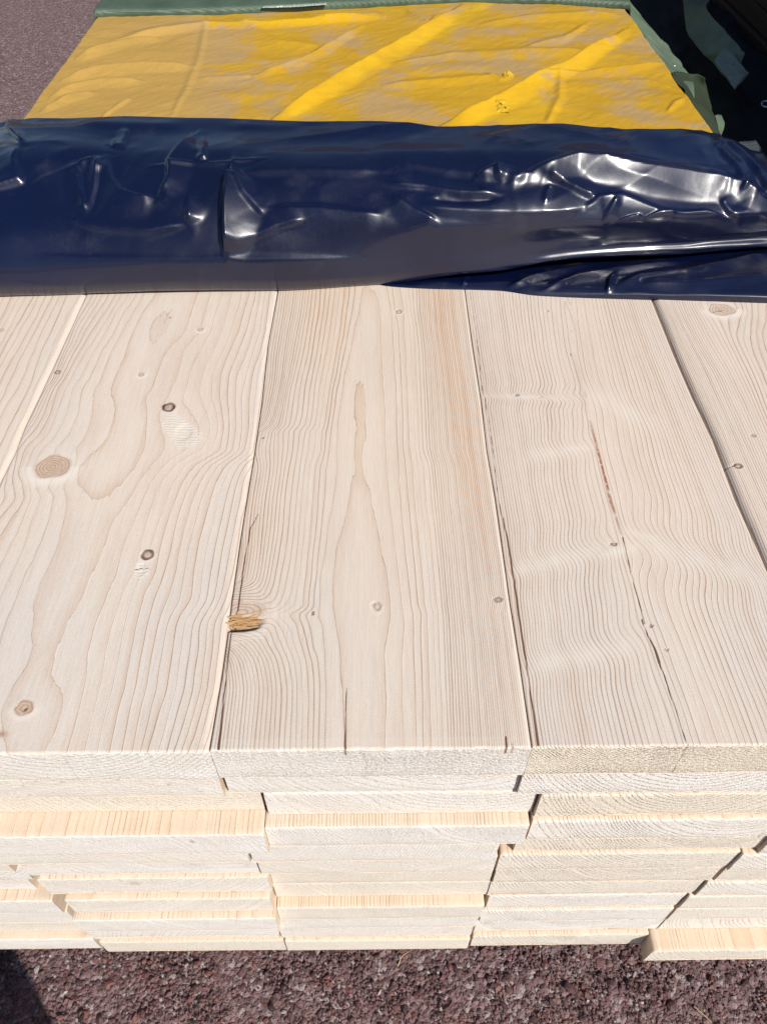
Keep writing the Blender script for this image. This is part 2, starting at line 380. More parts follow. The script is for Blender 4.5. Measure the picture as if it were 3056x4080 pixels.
def knots_paint(knots, torn=(), cracks=(), resin=(), extra=None):
    """knots: (photo x, photo y, rx mm, ry mm, brown, bark rim, halo); cracks: (polyline px, half width mm start, end)"""
    def paint(co, at, n0):
        X, Y = co[:, 0], co[:, 1]; onf = co[:, 2] > ZT - 0.009
        for kx, ky, rx, ry, br, rim, hal in knots:
            c = on_z(kx, ky); dx = (X - c[0]) * 1000; dy = (Y - c[1]) * 1000
            ang = np.arctan2(dy, dx)
            q = np.sqrt((dx/rx)**2 + (dy/ry)**2) * (1 + 0.04*np.sin(3*ang + kx) + 0.04*np.sin(5*ang + ky))
            near = (q < 4) & onf
            ins = np.where(near, 1 - sstep(0.86, 1.06, q), 0)
            at['knot'] = np.maximum(at['knot'], ins * br)
            rr = min(rx, ry)
            if hal > 0: at['halo'] = np.maximum(at['halo'], hal * np.where(near, sstep(0.95, 1.1, q) * (1 - sstep(1.15, 1.9, q)), 0) * (0.65 - 0.35*np.sign(dy)))
            if rim > 0: at['bark_shade'] = np.maximum(at['bark_shade'], rim * np.where(near, sstep(0.52, 0.72, q) * (1 - sstep(1.05, 1.25, q)), 0) * (0.85 + 0.15*np.sin(ang*2+kx)))
            # rings of the branch inside the knot
            nk = max(1.5, rr / 2.5); m = near & (q < 1.0)
            at['ring'] = np.where(m, 500 + q * nk + 0.1*np.sin(5*ang), at['ring'])
            at['gap'] = np.where(m, rr / nk, at['gap'])
            if rim > 0.5 or rr < 2.2:
                at['bark_shade'] = np.maximum(at['bark_shade'], np.where(near, (1 - sstep(0.1, 0.32, q)) * 0.45, 0))
        for poly, amt in torn:
            p = np.array([on_z(a, b) for a, b in poly]); inside = np.zeros(len(X), bool); j = len(p) - 1
            for i in range(len(p)):
                inside ^= ((p[i, 1] > Y) != (p[j, 1] > Y)) & (X < (p[j, 0]-p[i, 0]) * (Y-p[i, 1]) / (p[j, 1]-p[i, 1] + 1e-12) + p[i, 0]); j = i
            d, _, _ = seg_dist(X, Y, np.vstack([p, p[:1]])[:, :2])
            sd = np.where(inside, -d, d) * 1000 + 1.8*fbm(X*160, Y*120, 4, 3)
            at['torn'] = np.maximum(at['torn'], np.where(onf, (1 - sstep(-2.2, 0.6, sd)) * amt, 0))
            pass
            pass
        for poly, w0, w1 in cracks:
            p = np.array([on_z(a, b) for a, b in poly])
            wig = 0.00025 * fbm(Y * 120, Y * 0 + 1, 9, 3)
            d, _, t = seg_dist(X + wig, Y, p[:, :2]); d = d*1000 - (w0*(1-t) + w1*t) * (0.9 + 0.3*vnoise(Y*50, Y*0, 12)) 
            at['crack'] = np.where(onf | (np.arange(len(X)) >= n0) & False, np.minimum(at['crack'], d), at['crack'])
        for poly, wd in resin:
            p = np.array([on_z(a, b) for a, b in poly]); d, _, t = seg_dist(X, Y, p[:, :2])
            at['resin'] = np.maximum(at['resin'], np.where(onf, (1 - sstep(wd*0.5, wd, d*1000)) * np.sin(np.clip(t, 0.02, 0.98)*math.pi)**0.4, 0))
        if extra: extra(co, at, n0)
    return paint
def knot_disp(knots, dents=()):
    def disp(X, Y):
        z = 0.00012 * fbm(X*30, Y*9, 6, 3)
        for kx, ky, rx, ry, br, rim, hal in knots:
            c = on_z(kx, ky); q = np.hypot((X-c[0])*1000/rx, (Y-c[1])*1000/ry)
            z = z + 0.0002*np.exp(-(q-1.1)**2*6) * min(1, rx/5) - (0.0004 if rim else 0.0)*np.exp(-(q-0.85)**2*14)
        for cx, cy, rx, ry, dep in dents:
            c = on_z(cx, cy); q = np.hypot((X-c[0])*1000/rx, (Y-c[1])*1000/ry)
            z = z - dep * (1 - sstep(0.5, 1.0, q)) 
        return z
    return disp
Y_TOP = np.concatenate([[0], [0.0006], np.arange(0.0016, 0.60, 0.001), [0.61, 0.7, 1.0, 1.6, 2.2]])

S1 = 1.578
def build_top_boards():
    obs = {}
    # ---- second from the left
    c1, c2, c3 = crop(100, 1150, S1), crop(0, 1800, S1), crop(0, 2400, 1.657)
    def rt(xs, n0=1): return [(x, n0 + i) for i, x in enumerate(xs)]
    rowsB = [
        c1(-120, rt([890, 800, 760, 715, 680, 640, 600, 560, 530, 500]) + [(985, 0.45)] + rt([1120, 1215, 1280, 1345, 1400, 1440, 1480, 1510, 1540, 1570, 1595])),
        c1(50, rt([820, 735, 690, 640, 600, 560, 520, 480, 450, 420]) + [(950, 0.35)] + rt([1078, 1170, 1240, 1305, 1365, 1410, 1450, 1480, 1510, 1540, 1565])),
        c1(150, rt([745, 680, 620, 575, 540, 500, 455, 420, 390, 360]) + [(800, 0.30), (870, -0.05), (925, -0.05), (965, 0.3)] + rt([1045, 1140, 1205, 1275, 1335, 1380, 1425, 1462, 1495, 1528, 1550])),
        c1(250, rt([690, 625, 570, 520, 480, 430, 390, 360, 330, 310]) + [(765, 0.25), (820, -0.06), (880, -0.06), (935, 0.25)] + rt([1015, 1115, 1180, 1245, 1305, 1355, 1400, 1445, 1480, 1515, 1540])),
        c1(330, rt([655, 585, 525, 475, 430, 385, 350, 325, 300, 280]) + [(740, 0.25), (820, 0.02), (850, 0.25)] + rt([960, 1050, 1140, 1215, 1275, 1320, 1372, 1420, 1458, 1497, 1522])),
        c1(400, rt([630, 545, 480, 430, 380, 340, 310, 285, 262, 245]) + [(770, 0.35)] + rt([900, 1000, 1100, 1185, 1245, 1290, 1345, 1395, 1435, 1480, 1505])),
        c1(550, rt([570, 490, 415, 355, 300, 262, 235, 215, 200]) + [(720, 0.40)] + rt([840, 960, 1040, 1120, 1185, 1235, 1290, 1340, 1395, 1430, 1465])),
        c1(620, rt([550, 450, 370, 310, 260, 215, 185, 165, 150]) + [(690, 0.45)] + rt([815, 930, 1022, 1108, 1180, 1230, 1283, 1332, 1375, 1422, 1458])),
        c1(680, rt([555, 437, 355, 295, 240, 195, 160, 140, 120]) + [(670, 0.48)] + rt([772, 905, 1005, 1110, 1180, 1230, 1280, 1325, 1365, 1415, 1450])),
        c1(780, rt([565, 425, 335, 270, 205, 165, 125, 95, 75]) + [(670, 0.50)] + rt([776, 860, 1060, 1150, 1210, 1245, 1285, 1328, 1367, 1410, 1440])),
        c1(900, rt([530, 395, 290, 210, 150, 100, 50, 15, 0]) + [(660, 0.5)] + rt([776, 870, 1100, 1162, 1213, 1248, 1285, 1328, 1365, 1405, 1430])),
        c1(1000, rt([455, 330, 205, 120, 60, 10, -30]) + [(620, 0.5)] + rt([757, 890, 1020, 1115, 1180, 1230, 1272, 1310, 1350, 1385, 1415, 1440])),
        c2(90, [(65, 8), (100, 7), (130, 6), (170, 5), (215, 4), (235, 3.6), (440, 3.2), (475, 2), (510, 1), (680, 0.55), (850, 1), (945, 2), (1030, 3), (1100, 4), (1165, 5), (1225, 6), (1280, 7), (1330, 8), (1375, 9), (1420, 10), (1460, 11), (1500, 12), (1540, 13)]),
        c2(200, [(0, 9.5), (40, 8), (90, 7), (150, 6), (195, 5), (240, 4), (320, 3), (410, 2), (505, 1), (620, 0.75), (755, 1), (865, 2), (945, 3), (1010, 4), (1090, 5), (1150, 6), (1205, 7), (1260, 8), (1310, 9), (1360, 10), (1405, 11), (1450, 12), (1490, 13), (1530, 14)]),
        c2(285, [(0, 8.5), (95, 7), (155, 6), (200, 5), (265, 4), (342, 3), (425, 2), (540, 1.15), (622, 1.0), (700, 1.12), (815, 2), (905, 3), (975, 4), (1055, 5), (1115, 6), (1165, 7), (1225, 8), (1275, 9), (1330, 10), (1380, 11), (1425, 12), (1470, 13), (1515, 14)]),
        c2(430, [(0, 6.8), (60, 6), (145, 5), (205, 4), (310, 3), (410, 2), (560, 1.35), (715, 2), (840, 3), (925, 4), (1005, 5), (1060, 6), (1120, 7), (1180, 8), (1235, 9), (1290, 10), (1345, 11), (1395, 12), (1440, 13), (1485, 14), (1520, 15)]),
        c2(590, [(-30, 6), (65, 5), (155, 4), (245, 3), (370, 2), (520, 1.4), (650, 2), (780, 3), (885, 4), (955, 5), (1015, 6), (1085, 7), (1140, 8), (1195, 9), (1250, 10), (1305, 11), (1360, 12), (1410, 13), (1455, 14), (1495, 15)]),
        c2(740, [(-60, 6), (0, 5), (90, 4), (180, 3), (300, 2), (450, 1.45), (592, 2), (740, 3), (845, 4), (905, 5), (985, 6), (1045, 7), (1115, 8), (1170, 9), (1225, 10), (1280, 11), (1335, 12), (1385, 13), (1430, 14), (1470, 15)]),
        c2(900, [(-90, 6), (-40, 5), (15, 4), (115, 3), (235, 2), (390, 1.5), (530, 2), (670, 3), (770, 4), (835, 5), (912, 6), (990, 7), (1070, 8), (1140, 9), (1208, 10), (1262, 11), (1310, 12), (1355, 13), (1393, 14), (1430, 15), (1465, 16)]),
        c3(150, [(-150, 5), (-60, 4), (35, 3), (212, 2), (320, 1.55), (450, 2), (632, 3), (745, 4), (828, 5), (908, 6), (983, 7), (1052, 8), (1115, 9), (1170, 10), (1222, 11), (1280, 12), (1330, 13), (1378, 14), (1425, 15), (1465, 16)]),
        c3(300, [(-150, 5), (-90, 4), (0, 3), (200, 2), (290, 1.75), (385, 2), (602, 3), (710, 4), (800, 5), (880, 6), (950, 7), (1020, 8), (1085, 9), (1150, 10), (1203, 11), (1262, 12), (1318, 13), (1366, 14), (1410, 15), (1450, 16)]),
        c3(450, [(-200, 5), (-120, 4), (-40, 3), (150, 2), (250, 1.7), (350, 2), (577, 3), (690, 4), (772, 5), (848, 6), (922, 7), (992, 8), (1057, 9), (1125, 10), (1180, 11), (1240, 12), (1295, 13), (1345, 14), (1390, 15), (1430, 16)]),
        c3(550, [(-200, 5), (-120, 4), (-50, 3), (90, 2), (240, 1.5), (400, 2), (560, 3), (670, 4), (752, 5), (830, 6), (905, 7), (975, 8), (1040, 9), (1108, 10), (1165, 11), (1225, 12), (1282, 13), (1332, 14), (1378, 15), (1418, 16)]),
        c3(700, [(-200, 5), (-120, 4), (-60, 3), (20, 2), (240, 1.35), (410, 2), (525, 3), (630, 4), (712, 5), (790, 6), (865, 7), (935, 8), (1000, 9), (1060, 10), (1122, 11), (1182, 12), (1240, 13), (1292, 14), (1340, 15), (1380, 16)]),
        c3(850, [(-200, 5), (-120, 4), (-40, 3), (40, 2), (210, 1.4), (370, 2), (490, 3), (595, 4), (678, 5), (757, 6), (835, 7), (902, 8), (965, 9), (1018, 10), (1083, 11), (1140, 12), (1195, 13), (1245, 14), (1295, 15), (1340, 16)]),
        c3(985, [(-200, 5), (-120, 4), (-30, 3), (55, 2), (180, 1.5), (300, 2), (450, 3), (565, 4), (650, 5), (730, 6), (810, 7), (875, 8), (930, 9), (980, 10), (1045, 11), (1105, 12), (1150, 13), (1200, 14), (1245, 15), (1300, 16), (1340, 17)]),
    ]
    kB = [  # photo x, y, rx, ry mm, brown, bark, halo
        (232, 1485, 2.6, 2.8, .5, .8, .3), (679, 1268, 1.0, 1.4, .3, .9, .5), (800, 1315, 3.6, 3.8, .5, 0, .9), (565, 1494, 3.2, 3.6, .65, 0, .8),
        (674, 1625, 5.2, 5.6, .55, 1.0, .5), (213, 1862, 15, 14, .85, 0, .8), (590, 2212, 4.3, 4.6, .45, .95, .5), (100, 2822, 6.2, 5.8, .9, .0, .5),
        (102, 2831, 1.0, 1.2, 0, 1.0, 0), (33, 1000, 4, 4, .8, 0, 0)]
    torn = [([(640, 1690), (665, 1650), (700, 1645), (745, 1680), (790, 1710), (815, 1750), (790, 1775), (720, 1788), (690, 1770), (665, 1735), (645, 1715)], 0.48),
            ([(536, 2275), (540, 2245), (575, 2235), (600, 2265), (595, 2295), (560, 2310), (535, 2305)], 0.5)]
    fB = TopField(rowsB, (on_z(250, 2985)[0], 0.05), seed=5, wob=0.06)
    def redB(co, at, n0):
        px, py = proj(co)
        at['red'] = np.maximum(at['red'], 0.35 * np.exp(-((px-760)/55)**2 - ((py-1500)/130)**2))
        # resin spot by the left edge of the picture
        at['resin'] = np.maximum(at['resin'], 0.7*np.exp(-((px-8)/22)**2 - ((py-2925)/12)**2))
    obs['B'] = (fB, knots_paint(kB, torn, [([(536, 2272), (575, 2262), (602, 2268)], 0.15, 0.1)], extra=redB), knot_disp(kB, [(730, 1725, 9, 13, 0.0006), (565, 2270, 5, 8, 0.0004)]))
    # ---- middle board
    c4, c5, c6 = crop(950, 1150, S1), crop(900, 1800, 1.381), crop(800, 2400, 1.2274)
    rowsC = [
        c4(-150, [(262, 24), (470, 12), (660, 4), (735, 2), (790, 1.2), (820, 1.1), (850, 1.3), (905, 2), (950, 3), (1000, 4), (1045, 6), (1110, 9), (1250, 20), (1400, 36)]),
        c4(0, [(255, 24), (350, 18), (445, 12), (490, 10), (515, 9), (545, 8), (575, 7), (605, 6), (635, 5), (665, 4), (710, 2.6), (782, 1), (815, 0.93), (850, 1), (940, 2), (972, 3), (1018, 4), (1048, 5), (1072, 6), (1095, 7), (1120, 8), (1165, 11), (1250, 20), (1410, 36)]),
        c4(130, [(235, 24), (335, 18), (430, 12), (478, 10), (505, 9), (533, 8), (562, 7), (592, 6), (622, 5), (652, 4), (695, 2.6), (758, 1), (820, 0.55), (893, 1), (962, 2), (985, 3), (1040, 4), (1060, 5), (1085, 6), (1103, 7), (1125, 8), (1170, 11), (1260, 20), (1425, 36)]),
        c4(260, [(215, 24), (310, 18), (405, 12), (455, 10), (482, 9), (512, 8), (542, 7), (572, 6), (603, 5), (635, 4), (672, 2.6), (730, 1), (810, 0.4), (900, 1), (972, 2), (1006, 3), (1042, 4), (1080, 5), (1104, 6), (1122, 7), (1145, 8), (1180, 11), (1270, 20), (1445, 36)]),
        c4(400, [(190, 24), (290, 18), (380, 12), (435, 10), (462, 9), (492, 8), (520, 7), (550, 6), (583, 5), (612, 4), (648, 2.6), (700, 1), (800, 0.25), (903, 1), (976, 2), (1015, 3), (1050, 4), (1085, 5), (1110, 6), (1135, 7), (1158, 8), (1200, 11), (1290, 20), (1465, 36)]),
        c4(560, [(165, 25), (255, 19), (345, 12), (400, 10), (430, 9), (460, 8), (490, 7), (520, 6), (553, 5), (585, 4), (620, 2.6), (663, 1), (785, 0.08), (911, 1), (985, 2), (1023, 3), (1058, 4), (1094, 5), (1118, 6), (1142, 7), (1165, 8), (1210, 11), (1310, 20), (1490, 36)]),
        c4(645, [(150, 25), (240, 19), (325, 12), (385, 10), (415, 9), (445, 8), (475, 7), (505, 6), (540, 5), (570, 4), (600, 2.6), (650, 1), (772, 0.0), (914, 1), (990, 2), (1027, 3), (1062, 4), (1098, 5), (1122, 6), (1146, 7), (1170, 8), (1215, 11), (1318, 20), (1503, 36)]),
        c4(760, [(130, 25), (215, 19), (300, 12.3), (372, 10), (403, 9), (433, 8), (463, 7), (495, 6), (525, 5), (555, 4), (585, 2.7), (633, 1), (740, 0), (770, -0.07), (799, 0), (919, 1), (994, 2), (1032, 3), (1067, 4), (1103, 5), (1127, 6), (1151, 7), (1175, 8), (1222, 11), (1330, 20), (1525, 36)]),
        c4(850, [(115, 23), (190, 18), (280, 12.5), (352, 10), (385, 9), (418, 8), (450, 7), (482, 6), (512, 5), (542, 4), (570, 2.7), (621, 1), (722, 0), (762, -0.08), (800, 0), (921, 1), (996, 2), (1034, 3), (1070, 4), (1105, 5), (1129, 6), (1153, 7), (1178, 8), (1226, 11), (1335, 20), (1535, 36)]),
        c4(900, [(108, 19), (190, 15), (262, 11.7), (318, 10), (350, 9), (385, 8), (420, 7), (450, 6), (487, 5), (525, 4), (562, 2.6), (618, 1), (720, 0), (760, -0.09), (798, 0), (922, 1), (997, 2), (1035, 3), (1072, 4), (1107, 5), (1131, 6), (1155, 7), (1180, 8), (1229, 11), (1340, 20), (1540, 36)]),
        c4(1000, [(95, 18.5), (170, 15), (235, 12.6), (300, 10.4), (335, 9.2), (365, 8.3), (405, 7), (440, 6), (482, 5), (520, 4), (556, 2.5), (613, 1), (719, 0), (755, -0.09), (787, 0), (925, 1), (1002, 2), (1040, 3), (1078, 4), (1112, 5), (1136, 6), (1160, 7), (1186, 8), (1235, 11), (1348, 20), (1550, 36)]),
        c5(100, [(140, 20), (190, 17), (245, 13.8), (290, 11.6), (345, 9), (375, 8), (405, 7), (432, 6), (460, 5), (490, 4), (550, 2), (605, 1), (692, 0), (728, -0.1), (765, 0), (888, 1), (953, 2), (992, 3), (1027, 4), (1060, 5), (1090, 6), (1120, 7), (1150, 9), (1240, 16), (1448, 37)]),
        c5(250, [(115, 20), (165, 17), (222, 13.8), (268, 11.6), (325, 9), (357, 8), (388, 7), (417, 6), (448, 5), (480, 4), (540, 2), (588, 1), (668, 0), (735, -0.35), (798, 0), (900, 1), (962, 2), (1002, 3), (1037, 4), (1072, 5), (1100, 6), (1130, 7), (1162, 9), (1252, 16), (1470, 37)]),
        c5(430, [(92, 20), (145, 17), (205, 13.8), (250, 11.6), (310, 9), (340, 8), (372, 7), (402, 6), (432, 5), (465, 4), (522, 2), (560, 1), (632, 0), (735, -0.5), (833, 0), (920, 1), (978, 2), (1020, 3), (1057, 4), (1092, 5), (1120, 6), (1150, 7), (1180, 9), (1275, 16), (1500, 37)]),
        c5(560, [(72, 22), (120, 18), (170, 15), (232, 11.6), (290, 9), (322, 8), (355, 7), (388, 6), (418, 5), (450, 4), (508, 2), (545, 1), (604, 0), (735, -0.6), (852, 0), (936, 1), (990, 2), (1032, 3), (1070, 4), (1105, 5), (1133, 6), (1163, 7), (1195, 9), (1292, 16), (1522, 37)]),
        c5(680, [(50, 21), (85, 19), (140, 15.6), (205, 12), (262, 9.3), (300, 8), (335, 7), (372, 6), (405, 5), (440, 4), (497, 2), (520, 1), (590, 0), (735, -0.6), (875, 0), (950, 1), (1003, 2), (1045, 3), (1082, 4), (1118, 5), (1145, 6), (1175, 7), (1205, 9), (1302, 16), (1545, 37)]),
        c5(770, [(35, 11.5), (110, 11.3), (180, 10.9), (235, 9.2), (280, 8), (315, 7), (355, 6), (390, 5), (430, 4), (485, 2), (517, 1), (583, 0), (735, -0.6), (888, 0), (960, 1), (1013, 2), (1053, 3), (1090, 4), (1125, 5), (1152, 6), (1182, 7), (1212, 9), (1312, 16), (1560, 38)]),
        c5(840, [(20, 7), (120, 7.2), (240, 7.6), (290, 6.8), (320, 6), (375, 5), (425, 4), (475, 2.2), (515, 1), (582, 0), (735, -0.6), (895, 0), (966, 1), (1020, 2), (1060, 3), (1096, 4), (1130, 5), (1158, 6), (1188, 7), (1218, 9), (1318, 16), (1562, 36)]),
        c6(60, [(140, 5), (250, 6), (345, 5.6), (385, 4.9), (475, 3.2), (515, 2), (576, 1), (650, 0), (780, -0.6), (922, 0), (988, 1), (1042, 2), (1080, 3), (1108, 4), (1138, 5), (1160, 6), (1185, 7), (1212, 9), (1300, 16), (1515, 38)]),
        c6(120, [(130, 8), (230, 8.5), (340, 7.6), (400, 5.6), (450, 4.6), (490, 3.3), (532, 2), (590, 1), (661, 0), (785, -0.6), (915, 0), (990, 1), (1044, 2), (1080, 3), (1110, 4), (1140, 5), (1163, 6), (1188, 7), (1216, 9), (1306, 16), (1520, 38)]),
        c6(200, [(125, 17), (200, 14), (280, 11), (330, 9), (370, 7.6), (420, 6), (455, 5), (505, 3.5), (545, 2), (600, 1), (672, 0), (790, -0.6), (906, 0), (987, 1), (1043, 2), (1080, 3), (1112, 4), (1143, 5), (1166, 6), (1192, 7), (1220, 9), (1315, 16), (1533, 38)]),
        c6(300, [(115, 23), (200, 17.5), (290, 13), (360, 9.6), (400, 8), (440, 6.6), (475, 5.4), (520, 3.8), (560, 2.4), (607, 1), (680, 0), (790, -0.6), (903, 0), (984, 1), (1045, 2), (1083, 3), (1115, 4), (1146, 5), (1170, 6), (1196, 7), (1225, 9), (1322, 16), (1547, 38)]),
        c6(450, [(90, 25), (200, 18.5), (290, 13.8), (360, 10.4), (405, 8.5), (445, 7), (480, 5.6), (520, 4.2), (565, 2.5), (612, 1), (684, 0), (790, -0.6), (905, 0), (985, 1), (1050, 2), (1086, 3), (1120, 4), (1150, 5), (1175, 6), (1202, 7), (1232, 9), (1332, 16), (1572, 38)]),
        c6(725, [(45, 25), (170, 18.5), (265, 13.8), (345, 10.4), (395, 8.5), (435, 7), (475, 5.6), (515, 4.2), (560, 2.5), (605, 1), (700, 0), (800, -0.6), (902, 0), (992, 1), (1057, 2), (1090, 3), (1128, 4), (1160, 5), (1185, 6), (1212, 7), (1242, 9), (1350, 16), (1610, 38)]),
    ]
    kC = [(1590, 1243, 3.4, 3.6, .6, .3, .7), (1049, 1745, 1.0, 1.0, 0, 1.0, .2), (965, 2440, 17, 9.5, .55, 0, .25), (1249, 2445, 1.1, 1.3, 0, 1.0, .3),
          (1504, 2417, 3.2, 4.0, .5, .15, .6), (1985, 2391, 3.0, 2.0, .6, .7, .3)]
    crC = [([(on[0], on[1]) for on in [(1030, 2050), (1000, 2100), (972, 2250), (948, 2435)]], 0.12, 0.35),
           ([(947, 2437), (922, 2530), (906, 2644), (889, 2820), (873, 2985)], 0.15, 0.5), ([(980, 2205), (960, 2350), (947, 2437)], 0.1, 0.2),  # thin dark lines following the left joint
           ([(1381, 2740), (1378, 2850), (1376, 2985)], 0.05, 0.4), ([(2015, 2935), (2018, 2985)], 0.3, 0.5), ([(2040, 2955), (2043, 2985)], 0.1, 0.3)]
    def redC(co, at, n0):
        px, py = proj(co)
        q = np.hypot((px-955)/60, (py-2503+(px-955)*.25)/13); at['bark_shade'] = np.where(py < 2983, np.maximum(at['bark_shade'], .8*(1-sstep(.6, 1.1, q))), at['bark_shade'])  # dark wedge below the splinters: their shadow painted on
        r = 0.85*np.exp(-((px-1290)/150)**2 - ((py-1180)/330)**2) + 0.6*np.exp(-((px-1100-(py-1100)*-0.10)/100)**2 - ((py-2060)/230)**2)
        xc = 1742 + (py-1150)*0.185
        r += 0.7*np.exp(-((px-xc)/60)**2) * (1 - sstep(1900, 2500, py)) + 0.22*np.exp(-((px-xc-60)/90)**2)
        k = (py < 2983); at['red'] = np.where(k, np.clip(r, 0, 1), at['red'])
        at['halo'] = np.where(k & (px > np.interp(py, [1163, 1594, 2404, 2990], [1846, 1908, 2018, 2098])), .45, at['halo'])  # right bevel paler: sunlight on it painted into the colour
        at['halo'] = np.maximum(at['halo'], np.where(co[:, 1] < co[:, 1].min() + .008, .12, 0))
    fC = TopField(rowsC, (on_z(1450, 2985)[0], 0.10), seed=8, wob=0.08)
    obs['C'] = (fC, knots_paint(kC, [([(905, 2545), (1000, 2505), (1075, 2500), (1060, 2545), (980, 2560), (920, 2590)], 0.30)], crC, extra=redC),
                knot_disp(kC, [(950, 2478, 22, 6, 0.004), (955, 2497, 17, 4.5, 0.005)]))
    # ---- second from the right
    c7, c8 = crop(1850, 1150, 1.374), crop(1900, 2000, 1.4334)
    cen = [(c7(y, [(x, 0)])) for y, x in ((-150, 560), (0, 563), (200, 580), (400, 612), (600, 668), (800, 712), (1000, 757))] + \
          [(c8(y, [(x, 0)])) for y, x in ((0, 765), (150, 815), (300, 850), (450, 892), (620, 935), (800, 1000), (1000, 1070), (1200, 1145), (1430, 1218))]
    rowsD = []
    for y, pts in cen:
        cx = pts[0][0]; t = (y - 1162) / (2989 - 1162)
        el = 1852 + (2122 - 1852) * t; er = 2600 + (3395 - 2600) * t
        P = []
        for q, v in ((1.0, 31.5), (0.85, 25.2), (0.6, 15.4), (0.35, 8.0), (0.15, 3.1), (0.05, 1.0)): P.append((cx + (el - cx) * q, v + 0.4))
        P.append((cx, 0.3))
        for q, v in ((0.05, 1.0), (0.15, 2.9), (0.35, 7.4), (0.6, 14.2), (0.85, 23.8), (1.0, 31.0)): P.append((cx + (er - cx) * q, v + 0.4))
        rowsD.append((y, P))
    kinks = [  # centre line px (x0,y0)-(x1,y1), ring shift, half height px, side
        ((1925, 1572), (2330, 1590), 3.4, 26), ((2100, 1806), (2360, 1778), 2.6, 60), ((2040, 2262), (2450, 2165), 4.2, 75),
        ((2090, 2640), (2560, 2555), 3.2, 95), ((2510, 2130), (3056, 2300), -5.5, 95), ((2330, 1545), (2650, 1700), -1.6, 90)]
    def extraD(XX, YY, G):
        px, py = proj(np.stack([XX, YY, np.full_like(XX, ZT)], -1))
        for (ax, ay), (bx, by), amp, hh in kinks:
            t = (px - ax) / (bx - ax); yc = ay + (by - ay) * t
            lo, hi = 0.0, 1.0
            m = sstep(-0.15, 0.12, t) * (1 - sstep(0.8, 1.1, t)); q = (py - yc) / hh
            G = G + amp * m * q * np.exp(-q*q) * 0.75
        return G
    kD = [(2062, 1576, 1.6, 1.3, .6, .8, .3), (2158, 1583, 2.2, 1.6, .4, 0, .6), (2446, 2170, 2.2, 1.4, .5, .95, .6), (2184, 1240, .6, 1.6, .5, .6, 0),
          (2594, 2495, 1.3, 1.0, .3, 1.0, .4), (2655, 2590, 1.2, .9, .3, .7, .4), (2275, 1319, .8, .8, .3, .5, .3), (2254, 1980, .1, .1, 0, 0, 0)]
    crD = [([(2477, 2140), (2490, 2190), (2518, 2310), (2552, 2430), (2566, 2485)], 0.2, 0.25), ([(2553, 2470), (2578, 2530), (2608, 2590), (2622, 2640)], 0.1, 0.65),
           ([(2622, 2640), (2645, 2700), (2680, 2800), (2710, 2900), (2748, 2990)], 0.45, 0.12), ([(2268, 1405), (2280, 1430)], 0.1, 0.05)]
    crD.append(([(1872, 1165), (1897, 1332), (1919, 1543), (1930, 1587), (1959, 1769), (1985, 1994)], 0.12, 0.12))  # thin dark line following the left joint
    crD.append(([(1985, 1994), (2022, 2160), (2046, 2314)], 0.2, 0.45)); crD.append(([(2046, 2314), (2071, 2488), (2092, 2628)], 0.5, 0.4)); crD.append(([(2092, 2628), (2116, 2788), (2144, 2970)], 0.35, 0.45))  # same dark line, nearer part
    rsD = [([(2350, 1680), (2372, 1760), (2400, 1870), (2432, 2000), (2475, 2130)], 1.5)]
    def stD(co, at, n0):
        px, py = proj(co)
        for (ax, ay), (bx, by), amp, hh in kinks:
            t = (px - ax) / (bx - ax); q = (py - (ay + (by - ay) * t)) / hh; m = sstep(-.1, .15, t) * (1 - sstep(.75, 1.1, t)) * (py < 2983)
            at['halo'] = np.maximum(at['halo'], .42 * m * np.exp(-((q - .15) / .42)**2) * (.8 + .2 * np.sin(px / 23)))  # bright sheen across the grain, painted as pale bands
            at['red'] = np.maximum(at['red'], .22 * m * np.exp(-((q - 1.15) / .5)**2))  # darker band beside each painted sheen band
        ln = np.interp(py, [1400, 1480, 1550, 1700, 1850], [2287, 2302, 2318, 2350, 2395])
        wd = np.interp(py, [1400, 1480, 1520, 1700, 1900], [2, 14, 16, 12, 6]); on = (py > 1400) & (py < 1900)
        at['knot'] = np.maximum(at['knot'], np.where(on, 0.28*(1 - sstep(wd*0.8, wd*1.2, np.abs(px-ln))) * (1 - 0.7*sstep(1550, 1700, py)), 0))
        strip = px < np.interp(py, [1165, 1543, 1994, 2314, 2628, 2970], [1872, 1919, 1985, 2046, 2092, 2144])
        at['red'] = np.where(strip & (py < 2985), .8, at['red']); at['halo'] = np.where(strip & (py < 2985), .25, at['halo'])  # strip at the joint: warm bounced light painted as red and pale
        at['halo'] = np.maximum(at['halo'], 0.6*np.exp(-((px-2470)/90)**2 - ((py-2195+0.2*(px-2470))/22)**2) + 0.5*np.exp(-((px-2560)/80)**2 - ((py-2135-0.28*(px-2560))/18)**2))  # more painted sheen where the grain bends
        at['halo'] = np.maximum(at['halo'], 0.5*np.exp(-((px-2290)/90)**2 - ((py-1788+0.05*(px-2290))/16)**2) + 0.55*np.exp(-((px-2120)/130)**2 - ((py-1582)/8)**2))
    fD = TopField(rowsD, (on_z(2745, 2985)[0], 0.055), extraD, seed=11, wob=0.10)
    obs['D'] = (fD, knots_paint(kD, (), crD, rsD, extra=stD), knot_disp(kD[:-1]))
